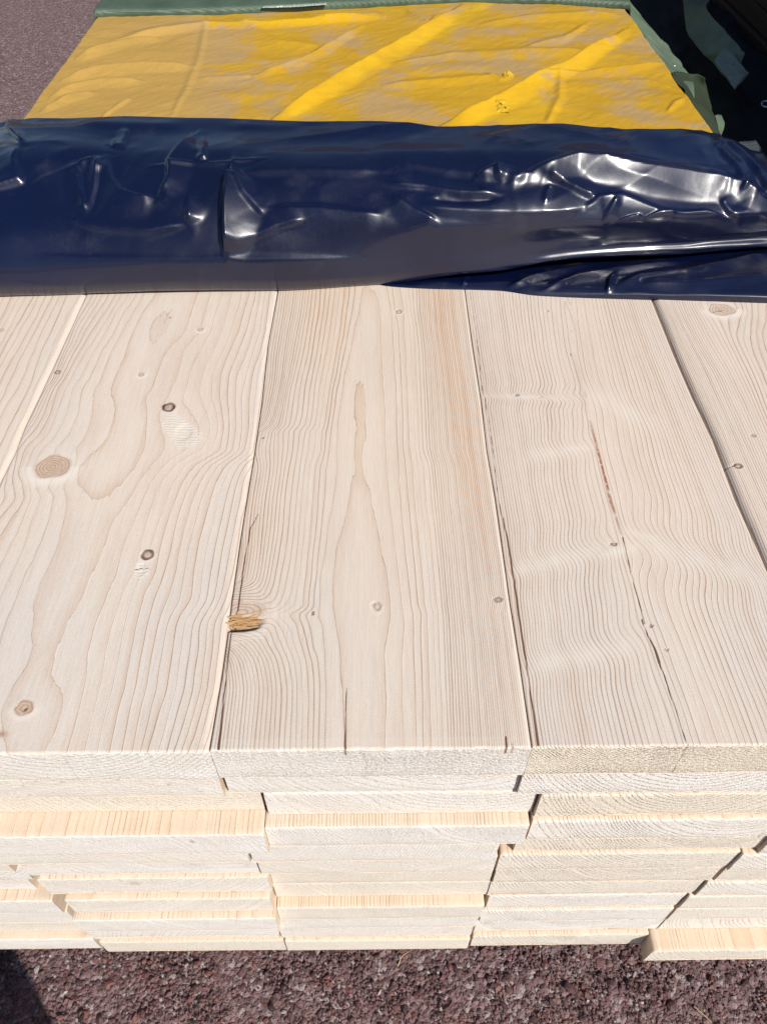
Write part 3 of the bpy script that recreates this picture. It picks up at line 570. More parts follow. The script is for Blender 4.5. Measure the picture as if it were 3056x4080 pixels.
    # ---- far right board
    rowsE = [c7(y, P) for y, P in [
        (-100, [(1010, 34), (1130, 24), (1210, 19), (1270, 16), (1330, 14), (1400, 12.6), (1470, 11), (1560, 9), (1700, 6), (1900, 3)]),
        (40, [(1050, 34), (1140, 24), (1200, 20), (1245, 17), (1280, 15), (1310, 13.5), (1480, 11.5), (1540, 10), (1640, 8), (1800, 5), (2000, 3)]),
        (115, [(1080, 34), (1160, 24), (1215, 20), (1250, 17.2), (1285, 15), (1315, 13.2), (1480, 12.2), (1560, 9.5), (1657, 7), (1800, 5), (2000, 3)]),
        (200, [(1120, 34), (1190, 25), (1250, 20), (1300, 17), (1340, 15), (1400, 13), (1480, 11.5), (1570, 9), (1657, 7), (1800, 5), (2000, 3)]),
        (300, [(1160, 34), (1230, 26), (1300, 20), (1370, 16), (1420, 14), (1470, 12), (1530, 10), (1600, 8), (1680, 6), (1850, 4), (2050, 3)]),
        (500, [(1245, 34), (1320, 27), (1400, 21), (1480, 16), (1540, 13), (1600, 10.5), (1657, 8.4), (1750, 6), (1950, 3.5)]),
        (800, [(1375, 34), (1440, 28), (1520, 22), (1600, 17), (1657, 13.5), (1750, 9), (1900, 5), (2100, 3)]),
        (1170, [(1525, 34), (1600, 28), (1657, 24), (1760, 17), (1900, 10), (2100, 5)]),
        (1600, [(1700, 34), (1800, 27), (1900, 21), (2100, 12), (2300, 7)]), (2400, [(2050, 34), (2200, 24), (2500, 12), (2700, 8)])]]
    kE = [(2870, 1238, 14, 11, .5, 0, .8), (3000, 1740, 2.2, 1.8, .6, .4, .4), (2938, 1861, 3.6, 2.6, .5, .9, .3), (2868, 1243, 1.4, 1.0, 0, .8, 0)]
    fE = TopField(rowsE, (0.75, 0.08), seed=21, wob=0.15)
    obs['E'] = (fE, knots_paint(kE, (), [([(2885, 1868), (2925, 1858)], 0.3, 0.3), ([(2835, 1250), (2870, 1240)], 0.12, 0.12)]), knot_disp(kE))
    rowsA = []
    for y in (1000, 1185, 1400, 1650, 1900, 2200, 3000):
        X0, X1 = -0.496, -0.3005
        P = [(X0, 40), (X0 + .05, 26), (X0 + .10, 16), (X0 + .14, 10), (X0 + .17, 6), (X1, 3)]
        px = [proj(np.array([a, on_z(1500, y)[1], ZT]))[0] for a, _ in P]
        rowsA.append((y, [(float(p), f) for p, (_, f) in zip(px, P)]))
    fA = TopField(rowsA, (-0.25, 0.07), seed=30, wob=0.35)
    obs['A'] = (fA, knots_paint([(8, 1320, 2.5, 3, .5, .3, .3)]), knot_disp([]))
    return obs

def XT(x, y): return float(on_z(x, y)[0])
def build_stack():
    T = 0.04
    g = 'sawn planks of the timber stack'
    fields = build_top_boards()
    # fronts (distance of the sawn end from the camera) measured per layer 1..12, for the five columns
    FR = {'A': [.214, .215, .214, .2135, .2168, .2216, .228, .232, .2222, .2243, .2272, .2196],
          'B': [.2139, .2190, .2250, .2076, .2142, .2188, .2158, .2110, .2052, .2100, .2185, .2160],
          'C': [.2145, .2210, .2213, .2124, .2140, .2175, .2218, .2229, .2136, .2159, .2179, .2150],
          'D': [.2145, .2180, .2179, .2151, .2205, .2186, .2207, .2219, .2220, .2203, .2222, .2176],
          'E': [.2150, .2160, .2170, .2160, .2165, .2160, .2204, .2194, .2193, .2201, .2217, .2018]}
    # joints: right edge of the left board / left edge of the right board, photo pixels on the sawn ends
    J = {'AB': [None]*4 + [None, (60, 105, 3470), (140, 150, 3505), (172, 232, 3560), (262, 262, 3640), (290, 302, 3650), (325, 335, 3700), (392, 402, 3760)],
         'BC': [(832, 838, 2998), (880, 905, 3125), (1048, 1058, 3190), (1056, 1062, 3330), (992, 1004, 3412), (1029, 1034, 3455), (1077, 1087, 3515), (1074, 1105, 3575), (1096, 1106, 3640), (1103, 1110, 3690), (1108, 1116, 3710), (1135, 1139, 3760)],
         'CD': [(2116, 2120, 2989), (2062, 2068, 3130), (2120, 2140, 3215), (2093, 2100, 3330), (1985, 2048, 3378), (1966, 1976, 3460), (1953, 1966, 3500), (1940, 1943, 3555), (1930, 1938, 3605), (1905, 1912, 3660), (1883, 1890, 3700), (1865, 1874, 3765)],
         'DE': [None, None, None, None, (3000, 3012, 3398), (2880, 2900, 3465), (2810, 2830, 3522), (2748, 2768, 3568), (2684, 2704, 3615), (2640, 2654, 3665), (2606, 2612, 3706), (2590, 2612, 3745)]}
    NOM = {'AB': (-0.3035, -0.3022), 'BC': (-0.1045, -0.1030), 'CD': (0.0935, 0.0950), 'DE': (0.2895, 0.2905)}
    def joint(jn, k):
        a, b = jn
        v = J[jn][k]
        if v is None: return NOM[jn]
        xa = on_y(v[0], v[2], FR[a][k])[0]; xb = on_y(v[1], v[2], FR[b][k])[0]
        if xb < xa + 0.0004: m = (xa + xb) / 2; xa, xb = m - 0.0002, m + 0.0002
        return float(xa), float(xb)
    # the top layer runs along the joints seen on the top face
    top_j = {'AB': (XT(180, 1500), XT(188, 1500)), 'BC': (XT(1015, 1800), XT(1019, 1800)), 'CD': (XT(1968, 1900), XT(1973, 1900)), 'DE': (XT(2838, 1750), XT(2843, 1750))}
    JL = {'AB': [(341, 1182), (208, 1473), (100, 1701), (63, 1800), (0, 1927), (-170, 2300), (-480, 2990)],
          'BC': [(1108, 1163), (1070, 1372), (1045, 1606), (1018, 1795), (961, 2148), (923, 2420), (910, 2530), (885, 2710), (837, 2990)],
          'CD': [(1853, 1163), (1881, 1372), (1916, 1594), (1940, 1795), (1972, 1981), (2004, 2205), (2032, 2404), (2071, 2644), (2121, 2990)],
          'DE': [(2596, 1194), (2687, 1419), (2760, 1587), (2840, 1754), (2929, 1990), (3056, 2272), (3390, 2990)]}
    def edge(jn, s_):
        p = np.array([on_z(a, b) for a, b in JL[jn]])[::-1]
        def f(Y):
            a = np.interp(Y, p[:, 1], p[:, 0]) + (np.maximum(Y - p[-1, 1], 0) * 0)
            return a + s_
        return f
    words = {'A': 'leftmost column', 'B': 'second column from the left', 'C': 'middle column', 'D': 'second column from the right', 'E': 'rightmost column'}
    nth = ['top', 'second', 'third', 'fourth', 'fifth', 'sixth', 'seventh', 'eighth', 'ninth', 'tenth', 'eleventh', 'bottom']
    look = {('A', 0): 'pale fine-grained top plank at the left edge of the stack', ('B', 0): 'top plank with torn knots and wide wavy grain, left of centre',
            ('C', 0): 'centre top plank with pointed flame grain and splintered knot on its left edge', ('D', 0): 'top plank with rippled grain and a long reddish crack, right of centre',
            ('E', 0): 'top plank at the right edge with a big round knot beside the blue film', ('E', 11): 'bottom plank of the rightmost column, jutting out with its side showing',
            ('B', 3): 'fourth plank down in second column from the left, with a tiny dark hole',
            ('D', 1): 'white second plank down under the yellowish ringed top end, right of centre',
            ('B', 6): 'seventh plank down with faint round knot, second column from the left'}
    tints = {'A': [.0, .2, .2, .2, .1, .2, .1, .15, .1, .15, .5, .1], 'B': [.12, .3, .6, .05, .25, .1, .3, .4, .1, .1, .3, .55], 'C': [.0, .0, .15, .0, .1, .35, .6, .55, .45, .1, .25, .55],
             'D': [.85, .0, .75, .2, .65, .5, .65, .5, .1, .0, .05, .55], 'E': [.3, .3, .3, .3, .3, .25, .5, .2, .45, .35, .3, .6]}
    cols = {}
    rs = np.random.RandomState(7)
    for ci, c in enumerate('ABCDE'):
        for k in range(12):
            zt = ZT - T * k - (0.0 if k == 0 else 0.0002); zb = ZT - T * (k + 1) + 0.0002
            jl = {'B': 'AB', 'C': 'BC', 'D': 'CD', 'E': 'DE'}.get(c); jr = {'A': 'AB', 'B': 'BC', 'C': 'CD', 'D': 'DE'}.get(c)
            if k == 0:
                xl = top_j[jl][1] if jl else top_j['AB'][0] - 0.195
                xr = top_j[jr][0] if jr else top_j['DE'][1] + 0.172
            else:
                xl = joint(jl, k)[1] if jl else None; xr = joint(jr, k)[0] if jr else None
                if xl is None: xl = xr - 0.195
                if xr is None: xr = xl + 0.172
            y0 = FR[c][k]
            if k == 0:
                f, paint, disp = fields[c]
                lift = {'A': 0.0012, 'B': 0.0006, 'C': 0.0003, 'D': 0.0003, 'E': 0.0012}[c]
                ch = {'A': (.002, .0042), 'B': (.002, .0042), 'C': (.0007, .0021), 'D': (.0005, .0022), 'E': (.0062, .002)}[c]
                Y_ = Y_TOP; nx = 190
                o = plank('plank', xl, xr, y0, ZT, zb, f, y0 + Y_, nx, 20, ch[0], ch[1], paint, (lambda X, Y, d=disp, l=lift: d(X, Y) + l), rnd=ci * 17 + 3,
                          edges=(edge(jl, .0001) if jl else (lambda Y, v=xl: v + Y * 0), edge(jr, -.0001) if jr else (lambda Y, v=xr: v + Y * 0)))
            else:
                pc = xl + rs.uniform(-0.1, 1.1) * (xr - xl); pz = rs.uniform(0.02, 0.10) * rs.choice([1, 1, -1]); sp = rs.uniform(0.0022, 0.0062)
                if c == 'D': pc = xl + rs.uniform(.5, .85) * (xr - xl); pz = rs.uniform(.02, .05); sp = rs.uniform(.0029, .0040)
                if c == 'C' and k in (1, 2): pc = xl + .75 * (xr - xl); pz = .05
                zm = ZT - T * (k + 0.5); sd = k * 7 + ci
                def f(X, Y, Z, pc=pc, pz=pz, sp=sp, zm=zm, sd=sd):
                    r = np.sqrt((X - pc)**2 + (Z - zm - (pz + 0.02 * np.sign(pz)))**2)
                    return r / sp + 2.2 * vnoise(r * 38, r * 0, sd) + .8 * vnoise(r * 120, r * 0, sd + 1) + 0.25 * vnoise(X * 60, Z * 60 + Y * 10, sd + 3)
                kn = []
                if (c, k) == ('B', 6): kn = [(537, 3520, 6, 5, .35, 0)]
                if (c, k) == ('B', 3): kn = [(763, 3352, 1.6, 2.4, 0, 1.0)]
                if (c, k) == ('B', 2): kn = [(95, 3154, 1.3, 1.0, 0, .9)]
                if (c, k) == ('C', 8): pass
                def paint(co, at, n0, kn=kn, y0=y0):
                    for kx, ky, rx, ry, br, bk in kn:
                        p = on_y(kx, ky, y0); q = np.hypot((co[:, 0]-p[0])*1000/rx, (co[:, 2]-p[2])*1000/ry)
                        m = co[:, 1] < y0 + 0.003
                        at['knot'] = np.maximum(at['knot'], np.where(m, (1-sstep(.7, 1.1, q))*br, 0)); at['bark_shade'] = np.maximum(at['bark_shade'], np.where(m, (1-sstep(.5, 1.0, q))*bk, 0))
                ys = y0 + np.array([0, 0.0008, 0.004, 0.008, 0.012, 0.017, 0.024, 0.06, 2.9])
                cc = (rs.uniform(.0003, .0012), rs.uniform(.0003, .0012))
                if (c, k) == ('E', 11): cc = (.004, .002)
                o = plank('plank', xl, xr, y0, zt, zb, f, ys, 96 if kn else 78, 14 if kn else 8, cc[0], cc[1], paint, rnd=k * 31 + ci * 7)
            o['tint'] = 0.55 + 0.35 * float(tints[c][k]) if k else {'A': .05, 'B': .0, 'C': .16, 'D': .04, 'E': .05}[c]
            o['endtint'] = float(tints[c][k])
            o['ringy'] = {'A': .6, 'B': .5, 'C': .5, 'D': 1.0, 'E': .9}[c]
            lab = look.get((c, k)) or ('%s plank down in the %s, seen by its sawn end' % (nth[k], words[c]) if k < 11 else 'bottom plank of the %s, its sawn end just above the gravel' % words[c])
            tag(o, lab, 'plank', g); cols[c, k] = o
    # top boards: end colour differs from the long faces
    for c, v in (('A', .1), ('B', .12), ('C', .03), ('D', .8), ('E', .3)): cols[c, 0]['endtint'] = v
    # splintered wood of the broken knot
    p0 = on_z(934, 2474, 0.0); rs = np.random.RandomState(4); V = []; Fc = []
    for i in range(46):
        L = rs.uniform(0.006, 0.024); wd = rs.uniform(0.0005, 0.0014); a = rs.uniform(-0.25, 0.35) + 0.12
        bx, by, bz = p0[0] + rs.uniform(-0.008, 0.006), p0[1] + rs.uniform(-0.005, 0.0045), p0[2] - 0.0035 + rs.uniform(0, 0.003)
        d = np.array([math.cos(a), math.sin(a), rs.uniform(-0.02, 0.13)]); s = np.array([-math.sin(a), math.cos(a), 0]) * wd; u = np.array([0, 0, wd * 0.8])
        b = np.array([bx, by, bz]); n = len(V)
        m = b + d * L * 0.55 + s * rs.uniform(-.6, .6)
        V += [b - s, b + s, b + u, m - s*.8, m + s*.8, m + u, b + d * L]
        Fc += [(n, n+2, n+1), (n, n+1, n+4, n+3), (n+1, n+2, n+5, n+4), (n+2, n, n+3, n+5), (n+3, n+4, n+6), (n+4, n+5, n+6), (n+5, n+3, n+6)]
    m = NT('fresh_splinters'); nz = m.noise(m.coords((300, 900, 300)), 1, 3)
    sm = m.set(Base_Color=m.mix(nz, (0.20, 0.09, 0.03), (0.56, 0.35, 0.15)), Roughness=0.6)
    par = cols['C', 0]
    o = mesh_obj('splinters', V, Fc, sm, par, False, loc=None)
    o.matrix_parent_inverse = Matrix.Translation(-par.location)
    o['label'] = 'yellow torn splinters of the broken knot'
    return cols
cols = build_stack()
# bearers under the stack and ground come after
def ground_mat():
    n = NT('red_gravel_asphalt')
    v = n.node('ShaderNodeTexVoronoi'); n.put(v.inputs['Vector'], n.coords((1, 1, 1), loc=(.3, .2, 0))); v.inputs['Scale'].default_value = 170
    v2 = n.node('ShaderNodeTexVoronoi'); n.put(v2.inputs['Vector'], n.coords((1, 1, 1))); v2.inputs['Scale'].default_value = 420
    sep = n.node('ShaderNodeSeparateColor'); n.put(sep.inputs[0], v.outputs['Color'])
    big = n.noise(n.coords((1, 1, 1)), 9, 4)
    base = n.mix(sep.outputs[0], (0.082, 0.048, 0.049), (0.23, 0.150, 0.152))
    base = n.mix(n.ramp(sep.outputs[1], 0.82, 0.9), base, (0.30, 0.25, 0.25))
    base = n.mix(n.math('MULTIPLY', big, 0.4), base, (0.20, 0.11, 0.10))
    h = n.math('SUBTRACT', 1.0, v.outputs['Distance']); h2 = n.math('SUBTRACT', 1.0, v2.outputs['Distance'])
    hh = n.math('ADD', n.math('MULTIPLY', h, 1.0), n.math('MULTIPLY', h2, 0.35))
    return n.set(Base_Color=base, Roughness=0.85, Normal=n.bump(hh, 1.0, 0.004))
def build_ground():
    m = ground_mat()
    xs = np.concatenate([[-60, -12, -3], np.linspace(-1.2, 1.2, 61), [3, 12, 60]]); ys = np.concatenate([[-60, -8, -1], np.linspace(-0.2, 3, 81), [8, 20, 80]])
    X, Y = np.meshgrid(xs, ys); Z = 0.003 * fbm(X * 4, Y * 4, 2, 3) * (np.abs(X) < 2) * (Y < 4) * (Y > -.5)
    o = mesh_obj('ground', np.stack([X, Y, Z], -1).reshape(-1, 3), grid_faces(len(ys), len(xs)), m)
    tag(o, kind='structure')
    # loose stone chips lying on it
    n = NT('stone_chips'); inf = n.attr('shade'); ht = n.attr('hue')
    base = n.mix(inf, (0.030, 0.013, 0.014), (0.16, 0.086, 0.086)); base = n.mix(n.ramp(ht, 0.6, 1.0), base, (0.17, 0.066, 0.055)); base = n.mix(n.ramp(ht, 0.05, 0.0), base, (0.34, 0.31, 0.30))
    sp = n.noise(n.coords((900, 900, 900)), 1, 3); base = n.mix(0.4, base, n.mix(sp, (.15, .15, .15), (.85, .85, .85)), 'OVERLAY')
    cm = n.set(Base_Color=base, Roughness=0.6, Normal=n.bump(sp, 0.5, 0.0006))
    t = (1 + 5**0.5) / 2
    iv = np.array([(-1,t,0),(1,t,0),(-1,-t,0),(1,-t,0),(0,-1,t),(0,1,t),(0,-1,-t),(0,1,-t),(t,0,-1),(t,0,1),(-t,0,-1),(-t,0,1)], float); iv /= np.linalg.norm(iv[0])
    if_ = np.array([(0,11,5),(0,5,1),(0,1,7),(0,7,10),(0,10,11),(1,5,9),(5,11,4),(11,10,2),(10,7,6),(7,1,8),(3,9,4),(3,4,2),(3,2,6),(3,6,8),(3,8,9),(4,9,5),(2,4,11),(6,2,10),(8,6,7),(9,8,1)])
    rs = np.random.RandomState(3); V = []; Fs = []; sh = []; hu = []; nv = 0
    def scatter(N, x0, x1, y0, y1, r0, r1):
        nonlocal nv
        c = np.stack([rs.uniform(x0, x1, N), rs.uniform(y0, y1, N), np.zeros(N)], -1)
        r = r0 + (r1 - r0) * rs.rand(N)**2.2
        c[:, 2] = 0.003 * fbm(c[:, 0] * 4, c[:, 1] * 4, 2, 3) + 0.0022 * fbm(c[:, 0] * 45, c[:, 1] * 45, 12, 3) + r * rs.uniform(-0.1, 0.6, N)
        jit = rs.uniform(0.6, 1.25, (N, 12, 1)); v = iv[None] * jit
        A = rs.uniform(0, 2*math.pi, (N, 2)); sc3 = np.stack([rs.uniform(.8, 1.3, N), rs.uniform(.6, 1.1, N), rs.uniform(.35, .8, N)], -1) * r[:, None]
        v = v * sc3[:, None]
        b = (A[:, 1] - math.pi) * 0.12; cb, sb = np.cos(b)[:, None], np.sin(b)[:, None]
        y_, z_ = v[..., 1] * cb - v[..., 2] * sb, v[..., 1] * sb + v[..., 2] * cb
        ca, sa = np.cos(A[:, :1]), np.sin(A[:, :1])
        v = np.stack([v[..., 0] * ca - y_ * sa, v[..., 0] * sa + y_ * ca, z_], -1) + c[:, None]
        V.append(v.reshape(-1, 3)); Fs.append((if_[None] + nv + 12 * np.arange(N)[:, None, None]).reshape(-1, 3)); nv += 12 * N
        sh.append(np.repeat(rs.rand(N), 12)); hu.append(np.repeat(rs.rand(N), 12))
    scatter(30000, -0.56, 0.56, 0.10, 0.32, 0.0006, 0.0026)
    scatter(2600, -0.56, 0.56, 0.10, 0.32, 0.0022, 0.0048)
    scatter(160, -0.56, 0.56, 0.10, 0.32, 0.0045, 0.0065)
    scatter(5000, -1.1, -0.45, 0.9, 2.6, 0.0015, 0.0045)
    o = mesh_obj('gravel', np.concatenate(V), np.concatenate(Fs), cm, None, False, {'shade': np.concatenate(sh), 'hue': np.concatenate(hu)})
    tag(o, 'loose reddish purple stone chips lying on the ground in front of the stack', 'gravel', kind='stuff')
    wd = NT('bearer_wood'); nz = wd.noise(wd.coords((60, 4, 60)), 1, 3)
    bm_ = wd.set(Base_Color=wd.mix(nz, (.22, .15, .09), (.34, .25, .16)), Roughness=.8)
    for y in (0.55, 1.6, 2.7):
        v = []; h = ZT - 0.48
        for a in (-0.5, 0.5):
            for (yy, zz) in ((y-.045, 0), (y+.045, 0), (y+.045, h-.004), (y+.041, h), (y-.041, h), (y-.045, h-.004)): v.append((a, yy, zz))
        f = [tuple(range(6))[::-1], tuple(range(6, 12))] + [(i, (i+1) % 6, 6+(i+1) % 6, 6+i) for i in range(6)]
        o = mesh_obj('bearer', v, f, bm_, None, False)
        tag(o, 'rough wooden bearer lying across under the %s of the stack' % {.55: 'front', 1.6: 'middle', 2.7: 'far end'}[y], 'bearer', 'bearers under the stack')
build_ground()

# ---------------------------------------------------------------- sheets and films
def sheet(name, rows, xg, step, mat, parent=None, disp=None, thick=None, loc=None, attrs=None):
    """rows: arrays of 3-D points resampled on a common x grid -> smooth surface; disp(px, py, X, Y) moves it up"""
    Rr = []
    for P in rows:
        P = np.asarray(P, float); P = P[np.argsort(P[:, 0])]
        Rr.append(np.stack([xg, pchip(P[:, 0], P[:, 1], xg), pchip(P[:, 0], P[:, 2], xg)], -1))
    Rr = np.array(Rr); L = np.concatenate([[0], np.cumsum(np.linalg.norm(np.diff(Rr.mean(1), axis=0), axis=1))])
    n = max(4, int(L[-1] / step)); G = pchip(L, Rr, np.linspace(0, L[-1], n))
    return G
def finish_sheet(name, G, mat, parent=None, thick=0.0006, attrs=None, loc=None):
    nr, nc = G.shape[:2]
    o = mesh_obj(name, G.reshape(-1, 3), grid_faces(nr, nc), mat, parent, True, attrs, None, loc)
    m = o.modifiers.new('thickness', 'SOLIDIFY'); m.thickness = thick; m.offset = -1
    return o
def creases(px, py, items, pw=1.5):
    h = np.zeros(px.shape)
    for poly, amp, wl, wr in items:
        p = np.asarray(poly, float); lo = p.min(0) - max(wl, wr) - 5; hi = p.max(0) + max(wl, wr) + 5
        m = (px > lo[0]) & (px < hi[0]) & (py > lo[1]) & (py < hi[1])
        if not m.any(): continue
        d, sd, t = seg_dist(px[m], py[m], p)
        wd = np.where(sd > 0, wr, wl) * (0.55 + 0.45 * np.sin(np.clip(t, 0, 1) * math.pi))
        q = np.clip(1 - d / wd, 0, 1)
        end = sstep(0, 0.16, t) * (1 - sstep(0.84, 1, t))
        h[m] += amp * 0.001 * q**pw * (0.2 + 0.8 * end)
    return h
Lc = lambda *p: [(x / 1.0844, y / 1.0844) for x, y in p]
Rc = lambda *p: [(1528 + x / 1.0844, y / 1.0844) for x, y in p]
Qc = lambda *p: [(2292 + x / 2.169, 450 + y / 2.169) for x, y in p]
Gc = lambda *p: [(2400 + x / 2.526, y / 2.526) for x, y in p]

def film_mat(name, col, rough=0.35):
    n = NT(name)
    a = n.noise(n.coords((30, 30, 30)), 1, 4); b = n.noise(n.coords((7, 7, 7)), 1, 3); c = n.noise(n.coords((190, 190, 190)), 1, 2)
    sc_ = n.noise(n.coords((900, 60, 900), rot=(0, 0, .5)), 1, 2)
    base = n.mix(n.ramp(b, .3, .7), col, tuple(v * 1.35 for v in col))
    dust = n.math('MULTIPLY', n.ramp(n.noise(n.coords((18, 18, 18), loc=(4, 4, 4)), 1, 5, .65), .55, .8), .05)
    base = n.mix(dust, base, (.35, .33, .32))
    h = n.math('ADD', n.math('MULTIPLY', a, 1.0), n.math('MULTIPLY', c, 0.10))
    r = n.math('ADD', rough, n.math('MULTIPLY', n.ramp(sc_, .45, .75), .08))
    return n.set(Base_Color=base, Roughness=r, Specular_IOR_Level=0.45, Coat_Weight=0.55, Coat_Roughness=0.13, Normal=n.bump(h, 0.22, 0.002))

def build_blue():
    m = film_mat('blue_plastic_film', (0.0006, 0.0030, 0.021))
    def row(pts, z):
        pts = np.asarray(pts, float); zz = np.broadcast_to(z, (len(pts),))
        return np.array([on_z(a, b, c) for (a, b), c in zip(pts, zz)])
    edge = [(-500, 1192), (0, 1178), (340, 1168), (700, 1160), (1107, 1152), (1530, 1126), (1900, 1090), (2250, 1052), (2650, 1020), (3056, 985), (3500, 950)]
    ex = np.array(edge, float)
    zend = np.interp(ex[:, 0], [-500, 0, 1530, 1900, 3500], [.001, .001, .001, .010, .016])
    def off(dy, z, dys=None):
        p = ex.copy(); p[:, 1] -= (dy if dys is None else np.interp(p[:, 0], *dys)); return row(p, z + zend * np.exp(-z*40))
    rows = [row(ex + [0, -14], zend), off(2, .004), off(20, .013), off(48, .023), off(95, .036, ([-500, 1500, 3500], [100, 95, 70]))]
    rows.append(row([(-500, 960), (0, 945), (700, 930), (1528, 920), (2300, 895), (3056, 850), (3500, 830)], [.055, .062, .062, .064, .062, .056, .03]))
    zm = [.055, .083, .087, .090, .088, .070, .035]
    rows.append(row([(-500, 800), (0, 770), (700, 760), (1528, 760), (2300, 745), (3056, 760), (3500, 780)], zm))
    zm = [.045, .098, .104, .108, .106, .072, .025]
    rows.append(row([(-500, 640), (0, 610), (700, 595), (1528, 600), (2300, 610), (3056, 690), (3500, 780)], zm))
    sil = [(-500, 640), (0, 500), (90, 484), (170, 478), (700, 474), (1528, 492), (1800, 503), (2050, 503), (2600, 516), (2840, 540), (2950, 590), (3056, 665), (3300, 850)]
    zs = [.0, .082, .096, .100, .106, .108, .108, .108, .104, .084, .066, .044, -.02]
    S = row(sil, zs); rows.append(S)
    rows.append(S + np.array([0, .018, -.030])); rows.append(S * [1, 1, 0] + [0, .035, ZT + .012]); 
    b3 = S * [1, 1, 0] + [0, .06, ZT + .004]; rows.append(b3)
    xg = np.arange(-0.60, 0.60, 0.0019)
    G = sheet('blue', rows, xg, 0.0019, m)
    # hanging ends
    for sgn, lim in ((-1, 0.497), (1, 0.470)):
        e = np.maximum(sgn * G[..., 0] - lim, 0)
        G[..., 2] -= e * 3.2; G[..., 0] -= sgn * e * 0.62
    px, py = proj(G)
    cr = [  # polyline, height mm, width px on either side
        (Rc((560, 1162), (740, 1146), (900, 1128), (1200, 1095), (1657, 1060), (1760, 1050)), 7.1, 26, 62), (Rc((60, 700), (300, 745), (600, 800)), 3, 60, 60),
        (Rc((560, 800), (640, 765), (740, 730), (830, 698), (920, 702), (1010, 716), (1150, 740), (1300, 757), (1430, 775), (1530, 800), (1610, 840), (1700, 890)), 10, 95, 45),
        (Rc((690, 775), (760, 800), (840, 840), (915, 872)), 6, 40, 40),
        (Rc((880, 905), (925, 870), (1025, 862), (1110, 890), (1200, 920), (1300, 925), (1390, 915), (1460, 940), (1530, 960)), 9, 70, 60),
        (Rc((1510, 962), (1560, 938), (1620, 930), (1680, 950)), 6, 40, 40),
        (Rc((120, 880), (230, 915), (420, 930), (640, 938), (800, 925), (900, 900)), 5, 60, 80),
        (Rc((390, 785), (440, 755), (490, 735), (560, 760), (620, 775)), 6, 50, 30), (Rc((478, 735), (486, 770), (497, 800)), 5, 24, 24),
        (Rc((980, 975), (1040, 955), (1110, 940)), 5, 30, 22), (Rc((1000, 870), (960, 940), (940, 990)), 4, 26, 26), (Rc((1110, 960), (1180, 935), (1260, 925)), 4, 26, 24),
        (Rc((1430, 640), (1520, 740), (1560, 790)), 5, 26, 40), (Rc((1445, 610), (1540, 690), (1680, 840)), 7, 30, 50), (Rc((1560, 610), (1620, 690), (1700, 790)), 6, 30, 40),
        (Rc((1425, 650), (1442, 612), (1462, 648)), 4, 16, 16), (Rc((1460, 850), (1500, 910), (1525, 960)), 4, 22, 30), (Rc((1535, 780), (1550, 800), (1540, 830)), 4, 14, 14),
        (Rc((0, 800), (180, 812), (330, 845), (500, 858)), 4, 35, 35), (Rc((40, 850), (120, 900), (230, 960)), 4, 40, 30), (Rc((200, 870), (380, 880), (500, 872)), -4, 30, 30),
        (Rc((690, 900), (700, 850), (712, 820)), 2.5, 22, 22),
        (Lc((1000, 735), (985, 840), (976, 980), (978, 1110)), 15, 26, 150), (Lc((1005, 745), (1060, 850), (1150, 940)), 4, 40, 60),
        (Lc((978, 1108), (1080, 1040), (1200, 985), (1330, 950)), 5, 40, 50),
        (Lc((480, 630), (530, 630), (560, 560)), 4, 26, 26), (Lc((470, 680), (475, 760), (520, 830), (590, 855), (680, 860)), 7, 60, 30),
        (Lc((835, 585), (780, 640), (740, 700), (735, 780), (690, 855)), 8, 40, 50), (Lc((885, 610), (892, 690), (850, 700)), 5, 26, 20),
        (Lc((640, 722), (740, 718), (830, 715), (930, 716), (1160, 690)), 2.5, 12, 12), (Lc((340, 720), (400, 690), (460, 735)), 4, 26, 20),
        (Lc((375, 910), (350, 830), (335, 730)), 5, 36, 36), (Lc((375, 910), (410, 800), (430, 700)), 4, 30, 30),
        (Lc((822, 850), (818, 915), (822, 972)), 7, 30, 45), (Lc((822, 972), (760, 900), (690, 860)), 4, 36, 26), (Lc((822, 972), (640, 1010), (400, 985), (250, 925)), 5, 60, 40),
        (Lc((100, 640), (70, 700), (90, 780), (-60, 830)), 6, 50, 40), (Lc((-60, 560), (40, 540), (60, 580), (120, 640)), 5, 24, 30),
        (Lc((130, 800), (330, 725), (470, 680)), 4, 70, 50), (Lc((1050, 750), (1300, 740), (1657, 745)), 4, 60, 70), (Lc((1180, 900), (1400, 905), (1657, 930)), 4, 60, 50),
        (Lc((0, 1215), (330, 1245), (800, 1240), (1300, 1215), (1657, 1190)), 2.5, 30, 30), (Lc((60, 1100), (700, 1130), (1657, 1110)), 3, 80, 60)]
    def sharp(p, a, wl, wr):                                 # one crisp side, one long facet
        if a < 3 or a == 7.1 or max(wl, wr) > 90: return (p, a, wl, wr)
        return (p, a * .85, wl * .55, wr * 1.9) if wr >= wl else (p, a * .85, wl * 1.9, wr * .55)
    cr = [sharp(*c) for c in cr]
    h = creases(px, py, cr, 1.25)
    rg = lambda a, b, sd: 1 - np.abs(vnoise(a, b, sd)) * 2
    arc = np.cumsum(np.hypot(np.gradient(G[..., 1], axis=0), np.gradient(G[..., 2], axis=0)), axis=0)
    ww = vnoise(G[..., 0] * 9, arc * 11, 41)
    h = h + 0.0030 * rg(G[..., 0] * 7 + ww, arc * 15 - G[..., 0] * 3, 33) * sstep(.03, .09, arc) + 0.0012 * rg(G[..., 0] * 19 + ww, arc * 30 + G[..., 0] * 9, 35) * sstep(-.1, .3, G[..., 0]) * sstep(.05, .10, arc)
    h = h + 0.0006 * rg(G[..., 0] * 34 + 3 * ww, arc * 48 - G[..., 0] * 20, 37) * sstep(.05, .10, arc) * (0.35 + .65 * sstep(-.05, .25, G[..., 0]))
    soft = sstep(470, 560, py)
